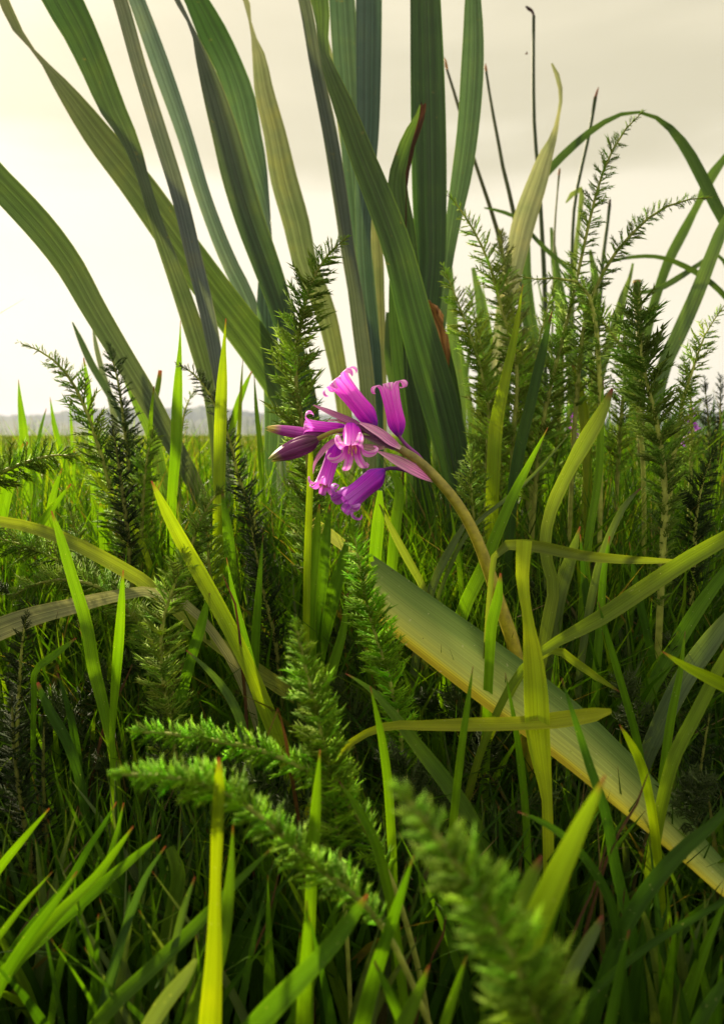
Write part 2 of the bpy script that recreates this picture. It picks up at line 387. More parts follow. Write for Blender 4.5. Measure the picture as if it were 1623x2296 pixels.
def trace(pts, d, roll=0.0, ground=True, top=True, drift=0.55):
    """picture trace (tip first; x, y, width in pixels[, roll]) at depth d (number or tip, root) -> rows x, y, z, width, roll that run down into the soil"""
    d0, d1 = d if isinstance(d, tuple) else (d, d)
    q = [list(p) + [None] * (4 - len(p)) for p in pts]
    if top and (q[0][1] <= 0 or q[0][0] <= 0 or q[0][0] >= 1623) and q[0][2] > 12:   # goes on out of the picture
        dx, dy = q[0][0] - q[1][0], q[0][1] - q[1][1]; l = math.hypot(dx, dy); dx, dy = dx / l, dy / l
        w0 = q[0][2]
        ln = max(200, 6 * w0)
        q = [[q[0][0] + dx * ln * 1.1, q[0][1] + dy * ln + 0.12 * ln, 1.5, None], [q[0][0] + dx * ln * .6, q[0][1] + dy * ln * .62, w0 * 0.6, None]] + q
    n = len(q); rows = []
    for i, (x, y, wpx, rl) in enumerate(q):
        s = i / (n - 1); dd = d0 + (d1 - d0) * s
        p = P(x, y, dd)
        rows.append([*p, wpx * ppx(dd), roll if rl is None else rl])
    if ground:
        last = np.array(rows[-1][:3]); dr = unit(last - np.array(rows[-2][:3])); wl = rows[-1][3]
        dr[2] = min(dr[2], -0.25); dr = unit(dr); p = last
        while p[2] > 0:
            dr = unit(dr * drift + np.array([0, 0, -1]) * (1 - drift))
            p = p + dr * min(0.03, max(0.012, p[2] / max(-dr[2], .2)))
            if p[2] < 0: p[2] = -0.004
            wl = max(wl * 0.95, 0.0012)
            rows.append([*p, wl, rows[-1][4] * 0.8])
    return np.array(rows)

# ------------------------------------------------------------------ the setting
def build_ground():
    rr = np.r_[0, np.geomspace(0.4, 2400, 46)]; k = 72
    th = np.linspace(0, 2 * np.pi, k, endpoint=False)
    v = [(0, 0, 0)]
    for r in rr[1:]:
        for a in th: v.append((r * math.cos(a), r * math.sin(a) , 0.0))
    f = [(0, 1 + j, 1 + (j + 1) % k) for j in range(k)]
    for i in range(len(rr) - 2):
        for j in range(k):
            a = 1 + i * k; b = a + k
            f.append((a + j, b + j, b + (j + 1) % k, a + (j + 1) % k))
    v = np.array(v); d = np.hypot(v[:, 0], v[:, 1])
    v[:, 2] = np.where(d > 3, 0.35 * np.sin(v[:, 0] * 0.013 + 1) * np.clip((d - 3) / 200, 0, 1) - 0.0012 * np.clip(d - 3, 0, 120), 0)
    o = link('meadow_ground', mesh_from('meadow_ground', v, f, None, 'meadow_soil'))
    tag(o, 'dark soil and far green field under the grass', 'ground', kind='structure')
build_ground()
def build_hills():
    specs = [(1500, -0.62, 0.9, 0.031, 3.0), (1050, -0.95, -0.12, 0.022, 8.0), (820, -0.30, 0.75, 0.011, 1.0)]
    for q, (dist, a0, a1, elev, ph) in enumerate(specs):
        a = np.linspace(a0 - .25, a1 + .25, 900)
        ridge = dist * elev * (0.80 + 0.22 * np.sin(a * 6.5 + ph) + 0.10 * np.sin(a * 17 + ph * 2) + .04 * np.sin(a * 41 + ph)) * np.clip(np.minimum(a - a0 + .25, a1 + .25 - a) / .25, 0.02, 1)
        tree = np.convolve(rng.uniform(0, 1, len(a)) ** 3, [.3, 1, .3], 'same') * 4.5      # tree tops along the crest
        rows = []
        prof = [(-260, 0.0), (-160, .35), (-70, .75), (-20, .93), (0, 1.0), (90, .7), (240, 0.0)]
        for off, hf in prof:
            jit = np.convolve(rng.uniform(0, 1, len(a)) ** 2, [.3, 1, .3], 'same') * 3.5 * (0 < hf < 1) + tree * (hf == 1)
            rr = dist + off
            rows.append(np.stack([rr * np.sin(a), rr * np.cos(a), ridge * hf + jit - 1.0], axis=1))
        v = np.array(rows).reshape(-1, 3)
        o = link('wooded_hills', mesh_from('wooded_hills', v, grid_faces(len(prof), len(a)), None, 'wooded_hill'))
        tag(o, 'blue hazy wooded hills beyond the field', 'hills', kind='structure')
build_hills()

def y_limit(d, x=0.0):                          # how high in the picture ordinary grass may reach at depth d; taller round the fronds at the right
    return -np.interp(d, [.42, .55, 1.1, 1.3], [0, 85, 70, 0]) * np.clip((x - 900) / 150, 0, 1) + np.interp(d, [.18, .26, .30, .36, .42, .5, .6, .8, 1.2], [2050, 1700, 1560, 1270, 1100, 1000, 950, 925, 918])

# ------------------------------------------------------------------ iris clumps
C_DARK, C_MID, C_LIME = (0.050, 0.105, 0.018), (0.11, 0.19, 0.028), (0.20, 0.30, 0.025)
C_GLAU, C_GREY, C_PALE, C_OLIVE = (0.13, 0.20, 0.14), (0.17, 0.18, 0.15), (0.30, 0.35, 0.16), (0.13, 0.16, 0.06)

def iris_leaf(parent, pts, d, col, roll=0.0, crown=0.22, mat='iris_leaf', wave=0.04, n=46):
    A = trace(pts, d, roll)
    o0 = np.array(parent.location)
    A[:, :3] -= 0
    multi = isinstance(col, list)
    me = ribbon('leaf', A, n, mat, 9, crown, wave, tint=col if multi else None)
    co_ = np.empty(len(me.vertices) * 3, dtype=np.float32); me.vertices.foreach_get('co', co_)
    co_ = (co_.reshape(-1, 3) - o0).astype(np.float32); me.vertices.foreach_set('co', co_.ravel())
    return link('leaf', me, parent, (1, 1, 1) if multi else col)
def px_root(x, d):
    p = P(x, 1148, d); return (p[0], p[1], 0.0)

iris_left = thing('iris_clump', px_root(560, .62), 'tall clump of grey-green sword-shaped iris leaves fanning out widely, one with a shrivelled curled tip', 'iris')
# leaf with the shrivelled curl at its tip
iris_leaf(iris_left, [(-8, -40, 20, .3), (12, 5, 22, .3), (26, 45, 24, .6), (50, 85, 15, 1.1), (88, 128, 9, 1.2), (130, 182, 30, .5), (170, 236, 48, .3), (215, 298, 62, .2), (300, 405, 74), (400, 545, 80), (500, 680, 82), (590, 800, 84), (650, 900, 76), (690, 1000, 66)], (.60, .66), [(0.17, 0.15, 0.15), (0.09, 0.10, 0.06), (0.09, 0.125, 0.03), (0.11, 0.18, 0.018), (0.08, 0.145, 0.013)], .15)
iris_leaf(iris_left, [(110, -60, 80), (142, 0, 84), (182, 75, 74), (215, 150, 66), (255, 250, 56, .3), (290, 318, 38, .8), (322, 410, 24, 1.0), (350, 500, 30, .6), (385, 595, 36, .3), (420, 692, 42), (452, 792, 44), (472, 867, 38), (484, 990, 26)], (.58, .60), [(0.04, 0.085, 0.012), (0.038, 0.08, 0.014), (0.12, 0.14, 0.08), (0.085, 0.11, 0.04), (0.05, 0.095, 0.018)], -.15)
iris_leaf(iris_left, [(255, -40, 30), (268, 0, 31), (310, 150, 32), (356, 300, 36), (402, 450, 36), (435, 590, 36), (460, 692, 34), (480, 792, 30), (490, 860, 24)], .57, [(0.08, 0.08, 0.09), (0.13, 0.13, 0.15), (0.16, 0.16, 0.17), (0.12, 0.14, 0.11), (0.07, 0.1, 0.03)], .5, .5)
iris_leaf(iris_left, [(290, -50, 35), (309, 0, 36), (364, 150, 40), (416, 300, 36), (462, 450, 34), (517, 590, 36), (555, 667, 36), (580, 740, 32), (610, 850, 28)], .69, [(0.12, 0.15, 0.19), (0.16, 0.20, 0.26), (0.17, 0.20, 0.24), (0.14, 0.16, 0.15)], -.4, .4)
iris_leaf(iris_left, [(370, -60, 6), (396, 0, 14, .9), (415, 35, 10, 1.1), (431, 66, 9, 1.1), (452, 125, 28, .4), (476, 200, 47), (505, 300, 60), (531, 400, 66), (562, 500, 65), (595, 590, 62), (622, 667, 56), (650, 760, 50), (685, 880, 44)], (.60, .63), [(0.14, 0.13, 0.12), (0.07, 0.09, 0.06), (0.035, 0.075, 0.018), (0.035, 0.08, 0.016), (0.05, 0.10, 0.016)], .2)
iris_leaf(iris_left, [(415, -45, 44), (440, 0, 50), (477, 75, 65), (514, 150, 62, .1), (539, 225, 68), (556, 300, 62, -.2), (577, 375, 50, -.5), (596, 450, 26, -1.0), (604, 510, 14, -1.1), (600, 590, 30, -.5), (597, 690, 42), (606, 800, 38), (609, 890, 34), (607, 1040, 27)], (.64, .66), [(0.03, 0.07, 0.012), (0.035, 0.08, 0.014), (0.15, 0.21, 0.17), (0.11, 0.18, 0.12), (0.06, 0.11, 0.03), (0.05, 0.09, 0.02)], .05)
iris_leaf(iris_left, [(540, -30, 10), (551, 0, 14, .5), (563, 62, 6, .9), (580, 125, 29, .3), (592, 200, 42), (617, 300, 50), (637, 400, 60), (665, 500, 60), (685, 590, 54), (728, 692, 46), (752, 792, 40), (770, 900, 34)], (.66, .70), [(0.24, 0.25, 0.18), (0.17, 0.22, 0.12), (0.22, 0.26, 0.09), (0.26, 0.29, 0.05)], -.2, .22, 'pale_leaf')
iris_leaf(iris_left, [(0, 412, 66), (55, 470, 68), (110, 533, 66), (152, 590, 62), (210, 692, 55), (270, 792, 50), (330, 892, 48), (372, 967, 42), (412, 1040, 40), (440, 1095, 36)], (.50, .56), [(0.05, 0.09, 0.02), (0.065, 0.095, 0.03), (0.10, 0.115, 0.065), (0.085, 0.10, 0.045), (0.05, 0.08, 0.02)], .25)
iris_leaf(iris_left, [(268, 770, 6), (285, 830, 24), (312, 905, 28), (345, 985, 26)], .58, C_LIME, .1)
iris_leaf(iris_left, [(163, 722, 3), (180, 760, 12), (205, 815, 16), (238, 872, 15), (275, 940, 14)], .72, (0.07, 0.10, 0.05), .1)
iris_leaf(iris_left, [(209, 735, 3), (216, 775, 10), (228, 825, 12), (250, 900, 14)], .74, C_GREY, .1)

iris_mid = thing('iris_clump', px_root(900, .56), 'upright clump of broad dark green iris leaves rising right behind the bluebell', 'iris')
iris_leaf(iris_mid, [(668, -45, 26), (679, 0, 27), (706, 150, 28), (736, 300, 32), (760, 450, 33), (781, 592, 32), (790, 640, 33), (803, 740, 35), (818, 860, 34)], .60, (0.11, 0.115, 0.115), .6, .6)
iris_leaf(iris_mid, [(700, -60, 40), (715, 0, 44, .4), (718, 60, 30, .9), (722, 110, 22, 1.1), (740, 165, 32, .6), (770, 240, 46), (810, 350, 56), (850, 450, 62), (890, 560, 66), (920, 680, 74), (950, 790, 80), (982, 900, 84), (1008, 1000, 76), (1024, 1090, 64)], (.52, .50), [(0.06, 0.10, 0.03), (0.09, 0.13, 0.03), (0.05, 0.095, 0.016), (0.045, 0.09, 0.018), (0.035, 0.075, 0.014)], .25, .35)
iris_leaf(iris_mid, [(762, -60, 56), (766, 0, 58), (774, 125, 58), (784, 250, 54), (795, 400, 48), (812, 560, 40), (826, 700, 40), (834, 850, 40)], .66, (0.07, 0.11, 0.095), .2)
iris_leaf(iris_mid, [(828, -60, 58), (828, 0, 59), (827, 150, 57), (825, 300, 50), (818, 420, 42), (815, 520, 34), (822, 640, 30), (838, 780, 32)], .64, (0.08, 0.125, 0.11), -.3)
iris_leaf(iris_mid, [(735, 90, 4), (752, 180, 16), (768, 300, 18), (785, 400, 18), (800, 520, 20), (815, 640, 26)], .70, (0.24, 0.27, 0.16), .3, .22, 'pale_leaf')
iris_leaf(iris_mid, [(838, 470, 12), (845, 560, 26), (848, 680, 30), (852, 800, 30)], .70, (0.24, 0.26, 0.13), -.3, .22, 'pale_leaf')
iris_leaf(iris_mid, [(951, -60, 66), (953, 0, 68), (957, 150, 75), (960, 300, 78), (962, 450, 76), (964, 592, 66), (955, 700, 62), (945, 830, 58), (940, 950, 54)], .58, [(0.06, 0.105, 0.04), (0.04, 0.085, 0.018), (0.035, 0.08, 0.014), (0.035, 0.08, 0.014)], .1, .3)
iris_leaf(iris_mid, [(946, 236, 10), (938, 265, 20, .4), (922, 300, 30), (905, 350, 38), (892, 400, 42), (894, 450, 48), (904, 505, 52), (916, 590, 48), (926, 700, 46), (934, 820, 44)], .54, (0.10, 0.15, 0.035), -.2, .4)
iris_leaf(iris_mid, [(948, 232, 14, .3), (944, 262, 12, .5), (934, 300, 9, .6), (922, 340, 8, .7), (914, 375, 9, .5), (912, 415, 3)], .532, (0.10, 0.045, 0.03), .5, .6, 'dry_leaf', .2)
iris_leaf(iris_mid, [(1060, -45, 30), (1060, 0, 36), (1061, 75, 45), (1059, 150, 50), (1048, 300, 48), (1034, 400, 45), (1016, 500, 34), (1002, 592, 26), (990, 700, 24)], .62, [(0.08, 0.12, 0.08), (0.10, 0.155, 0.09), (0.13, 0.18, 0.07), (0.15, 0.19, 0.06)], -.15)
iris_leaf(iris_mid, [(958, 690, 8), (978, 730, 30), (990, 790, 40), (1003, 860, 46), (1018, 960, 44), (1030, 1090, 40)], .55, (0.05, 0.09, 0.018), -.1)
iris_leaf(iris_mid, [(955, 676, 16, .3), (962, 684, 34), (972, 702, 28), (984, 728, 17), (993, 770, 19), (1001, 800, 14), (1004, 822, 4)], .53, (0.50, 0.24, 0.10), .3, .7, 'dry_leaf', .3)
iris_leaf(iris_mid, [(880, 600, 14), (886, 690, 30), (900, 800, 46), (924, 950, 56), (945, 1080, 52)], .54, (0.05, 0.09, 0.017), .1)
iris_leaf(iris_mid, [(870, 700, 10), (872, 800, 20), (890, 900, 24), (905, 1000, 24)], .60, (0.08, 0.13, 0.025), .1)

iris_right = thing('iris_clump', px_root(1170, .80), 'sparse iris clump with a pale withered leaf and a drooping dark leaf, among bare stalks', 'iris')
iris_leaf(iris_right, [(1236, 142, 4, .4), (1243, 152, 9), (1250, 175, 10), (1257, 212, 9, .4), (1252, 250, 7, .8), (1240, 308, 16), (1222, 352, 32), (1207, 400, 43), (1190, 450, 49), (1174, 500, 52), (1160, 560, 48), (1140, 650, 42), (1125, 750, 38)], .74, (0.36, 0.38, 0.24), -.1, .3, 'pale_leaf')
iris_leaf(iris_right, [(1690, 640, 6), (1650, 545, 20), (1610, 472, 24), (1570, 392, 25), (1530, 322, 21), (1490, 277, 12), (1445, 253, 6, .4), (1400, 254, 8), (1350, 276, 12), (1290, 322, 17), (1235, 376, 18), (1185, 440, 18), (1152, 560, 22), (1142, 700, 22)], (.78, .80), (0.06, 0.10, 0.025), .1)
iris_leaf(iris_right, [(1660, 300, 4), (1625, 352, 14), (1588, 404, 24, .3), (1562, 458, 16, .8), (1530, 522, 22), (1500, 580, 22), (1478, 640, 20), (1455, 720, 20)], .86, (0.09, 0.14, 0.025), .1)
iris_leaf(iris_right, [(1640, 465, 12), (1615, 520, 26), (1595, 570, 28), (1560, 660, 32), (1520, 750, 34), (1490, 815, 32)], .76, (0.12, 0.17, 0.05), .2)
iris_leaf(iris_right, [(1350, 590, 5), (1410, 577, 8), (1480, 577, 9), (1540, 600, 12), (1600, 640, 12), (1650, 700, 12)], .82, (0.07, 0.11, 0.02), .0)
iris_leaf(iris_right, [(1420, 660, 4), (1470, 650, 12), (1525, 620, 14), (1570, 590, 10), (1600, 570, 8), (1645, 640, 8)], .84, (0.07, 0.11, 0.025), .2)
iris_leaf(iris_right, [(1085, 466, 3), (1115, 472, 7), (1160, 490, 8), (1195, 530, 9), (1235, 570, 10), (1270, 600, 9)], .80, (0.06, 0.10, 0.02), .2)
iris_leaf(iris_right, [(1268, 455, 3), (1282, 436, 12), (1300, 425, 14), (1300, 470, 10), (1292, 540, 10)], .84, (0.25, 0.28, 0.10), .2)
iris_leaf(iris_right, [(1418, 590, 5), (1412, 620, 8), (1398, 660, 16), (1375, 740, 22), (1350, 820, 20)], .82, (0.17, 0.22, 0.05), .2)
iris_leaf(iris_right, [(1322, 560, 6), (1335, 640, 20), (1325, 740, 26), (1300, 840, 26)], .86, (0.12, 0.17, 0.04), .1)
iris_leaf(iris_right, [(1010, 590, 6), (1012, 700, 24), (1018, 800, 26), (1030, 900, 26)], .78, (0.14, 0.2, 0.05), .1)
iris_leaf(iris_right, [(1060, 600, 8), (1080, 700, 26), (1085, 800, 34), (1090, 900, 34)], .88, (0.13, 0.19, 0.06), .1)
iris_leaf(iris_right, [(1185, 540, 6), (1180, 640, 24), (1190, 740, 30), (1205, 860, 30)], .90, (0.08, 0.13, 0.03), .1)
iris_leaf(iris_right, [(1235, 510, 6), (1245, 600, 18), (1262, 700, 26), (1285, 830, 28)], .92, (0.10, 0.16, 0.03), -.2)

rl = random.Random(21)
for i in range(16):
    x = rl.uniform(1000, 1420); y0 = rl.uniform(560, 760); ln = rl.uniform(-60, 60); wd = rl.uniform(8, 17)
    iris_leaf(iris_right, [(x + ln, y0, 2), (x + ln * .6, y0 + 90, wd * .7), (x + ln * .25, y0 + 200, wd), (x, y0 + 320, wd)], rl.uniform(.78, .98), tuple(np.array((0.12, 0.18, 0.03)) * rl.uniform(.6, 1.5)), rl.uniform(-.4, .4), n=20)
def reed(pts, d, col, tipcol, label, tip=None):
    A = trace(pts, d, 0.0, top=False)
    root = A[-1, :3].copy(); root[2] = 0
    t = thing('reed_stalk', root, label, 'reed', 'bare stalks standing behind the iris')
    B = A[:, :4].copy(); B[:, :3] -= root
    link('stalk', tube('stalk', B, 24, 'reed_stalk', 7), t, col)
    if tip:
        D = np.array([[*(P(x, y, d) - root), wd * ppx(d)] for x, y, wd in tip])
        link('dry_tip', tube('dry_tip', D, 9, 'reed_stalk', 6), t, tipcol)
ST, DT = (0.055, 0.085, 0.035), (0.16, 0.05, 0.02)
reed([(1196, 36, 7), (1195, 150, 8), (1198, 300, 9), (1207, 400, 9), (1213, 500, 10), (1218, 590, 11), (1222, 700, 11)], .84, ST, (0.06, 0.02, 0.03), 'tallest bare stalk with a bent dark withered tip', [(1178, 14, 3), (1184, 19, 7), (1192, 25, 6), (1195, 33, 6), (1196, 38, 6)])
reed([(1334, 218, 8), (1320, 300, 8), (1302, 380, 8), (1288, 450, 8), (1283, 520, 8), (1280, 640, 8)], .86, ST, (0.20, 0.06, 0.03), 'stalk with a pointed red-brown tip beside the tallest stalk', [(1341, 196, 2), (1337, 208, 6), (1333, 222, 8)])
reed([(1089, 156, 5), (1100, 230, 7), (1115, 310, 8), (1130, 390, 9), (1148, 460, 10), (1160, 560, 11)], .82, (0.09, 0.11, 0.05), (0.35, 0.12, 0.03), 'slanting stalk with an orange tip, next to the pale withered leaf', [(1088, 142, 1), (1088, 150, 6), (1090, 160, 6)])
reed([(1000, 150, 5), (1020, 215, 7), (1045, 300, 8), (1068, 375, 8), (1090, 440, 9), (1113, 512, 10), (1130, 600, 10)], .84, (0.10, 0.11, 0.04), (0.40, 0.16, 0.03), 'slanting stalk with an orange tip, half behind a broad iris leaf', [(996, 128, 1), (999, 142, 7), (1002, 156, 6)])
reed([(1253, 388, 5), (1248, 440, 4), (1243, 510, 5), (1241, 600, 6)], .86, (0.22, 0.24, 0.10), (0.25, 0.12, 0.06), 'thin pale stalk with a small brown tip', [(1254, 378, 4), (1253, 386, 7), (1252, 394, 5)])
reed([(1366, 458, 7), (1360, 510, 8), (1353, 560, 9), (1345, 660, 9)], .84, ST, (0.07, 0.05, 0.04), 'short dark blunt stalk between two feathery fronds', [(1367, 447, 5), (1366, 452, 7), (1365, 462, 7)])
reed([(1427, 632, 17), (1427, 645, 18), (1432, 720, 18), (1436, 800, 18)], .66, (0.22, 0.22, 0.06), (0.35, 0.24, 0.06), 'thick cut stalk with a flat yellow-brown top', [(1427, 629, 19), (1427, 634, 19)])

# ------------------------------------------------------------------ yarrow fronds
def spike(vs_, fs, a, b, r):
    a, b = np.array(a, float), np.array(b, float); d = unit(b - a)
    x = unit(np.cross(d, [0.2, 0.3, 0.93])); y = np.cross(d, x); i = len(vs_)
    for k in range(3):
        q = 2 * math.pi * k / 3
        vs_.append(a + r * (math.cos(q) * x + math.sin(q) * y))
    vs_.append(b)
    for k in range(3): fs.append((i + k, i + (k + 1) % 3, i + 3))
def leaflet_mesh(seed):
    r_ = random.Random(seed); v, f = [], []
    # unit length along +X, spread in XY, a little in Z
    spike(v, f, (0, 0, 0), (0.97, r_.uniform(-.06, .06), r_.uniform(-.05, .12)), 0.044)
    for k, t in enumerate((0.18, 0.34, 0.48, 0.62, 0.76)):
        for s in (-1, 1):
            l = (0.40 - 0.20 * abs(t - .4)) * r_.uniform(.75, 1.15)
            a = R(r_.uniform(34, 52)); z = r_.uniform(-.10, .14)
            p0 = (t + r_.uniform(-.03, .03), 0, t * t * .05)
            p1 = (p0[0] + l * math.cos(a), s * l * math.sin(a), p0[2] + z)
            spike(v, f, p0, p1, 0.035)
            if k in (0, 1, 2) and r_.random() < .75:
                q = [p0[j] + (p1[j] - p0[j]) * .45 for j in range(3)]
                a2 = a + s * 0 - R(38); l2 = l * .55
                spike(v, f, q, (q[0] + l2 * math.cos(a2), q[1] + s * l2 * math.sin(a2), q[2] + .04), 0.029)
    return np.array(v), f
LEAFLETS = [leaflet_mesh(i) for i in range(8)]
LEAF_ME = [mesh_from('leaflet', v, f, None, 'yarrow_leaflet', True) for v, f in LEAFLETS]

def frond_frames(A, spacing, per, seed):
    """A rows x,y,z,radius (tip first) -> list of (pos, axis, side, length)"""
    r_ = random.Random(seed)
    ln = np.linalg.norm(np.diff(A[:, :3], axis=0), axis=1).sum()
    n = max(6, int(ln / spacing))
    S = resample(A, n); T = unit(-np.gradient(S[:, :3], axis=0))
    out_ = []; tw_ = np.array([r_.uniform(-.3, .3), 1.0, r_.uniform(.0, .3)])
    for i in range(n):
        t = T[i]; rad = max(S[i, 3], 1e-4)
        x = unit(np.cross(t, tw_)); y = np.cross(t, x); ph = r_.uniform(0, 6.28)
        for j in range(per):
            q = ph + 2 * math.pi * (j + r_.uniform(-.25, .25)) / per
            o = unit(math.cos(q) * x + .55 * math.sin(q) * y)
            op = R(r_.uniform(38, 70)) if i > 2 else R(r_.uniform(15, 40))
            ax = unit(t * math.cos(op) + o * math.sin(op))
            if r_.random() < .07: continue
            L_ = rad / math.sin(op) * r_.uniform(.62, 1.2) * 1.16 * (1 - .16 * abs(math.sin(i * .9 + ph))) if i > 2 else rad * 1.6
            pos = S[i, :3] + t * spacing * r_.uniform(-.4, .4)
            out_.append((pos, ax, o, L_, i / n))
    return out_, S, T
def frame_matrix(pos, ax, o, L_):
    z = unit(np.cross(ax, np.cross(o, ax))); y = np.cross(z, ax)
    M = np.eye(4); M[:3, 0] = ax * L_; M[:3, 1] = y * L_; M[:3, 2] = z * L_; M[:3, 3] = pos
    return M

def yarrow(pts, d, col, label, per=5, space=15, stemw=8, stemcol=(0.22, 0.28, 0.07), group=None, seed=1, skip=0.0):
    A = trace([(x, y, w_) for x, y, w_ in pts], d, 0.0, top=False)
    n_tr = len(pts)
    root = A[-1, :3].copy(); root[2] = 0
    dm = d if not isinstance(d, tuple) else (d[0] + d[1]) / 2
    t = thing('yarrow_frond', root, label, 'yarrow', group)
    B = A[:, :4].copy(); B[:, :3] -= root
    st = B.copy(); n = len(st)
    st[:, 3] = np.interp(np.arange(n), [0, 1, n_tr - 1, n - 1], [0.0006, 0.0011, stemw * ppx(dm), stemw * ppx(dm)])
    link('stem', tube('stem', st, 30, 'yarrow_stem', 6), t, stemcol)
    fr, S, T = frond_frames(B[:n_tr + 1] if len(B) > n_tr else B[:n_tr], space * ppx(dm), per, seed)
    r_ = random.Random(seed + 99)
    for k, (pos, ax, o, L_, s) in enumerate(fr[:300]):
        c = link('leaflet', LEAF_ME[r_.randrange(8)], t, tuple(np.array(col) * r_.uniform(.65, 1.35) * np.array([r_.uniform(.8, 1.12), 1, 1])))
        c.matrix_local = Matrix(frame_matrix(pos, ax, o, L_).tolist())
    return t
Y_D, Y_M, Y_B, Y_P = (0.25, 0.37, 0.045), (0.33, 0.45, 0.055), (0.28, 0.50, 0.014), (0.46, 0.50, 0.17)
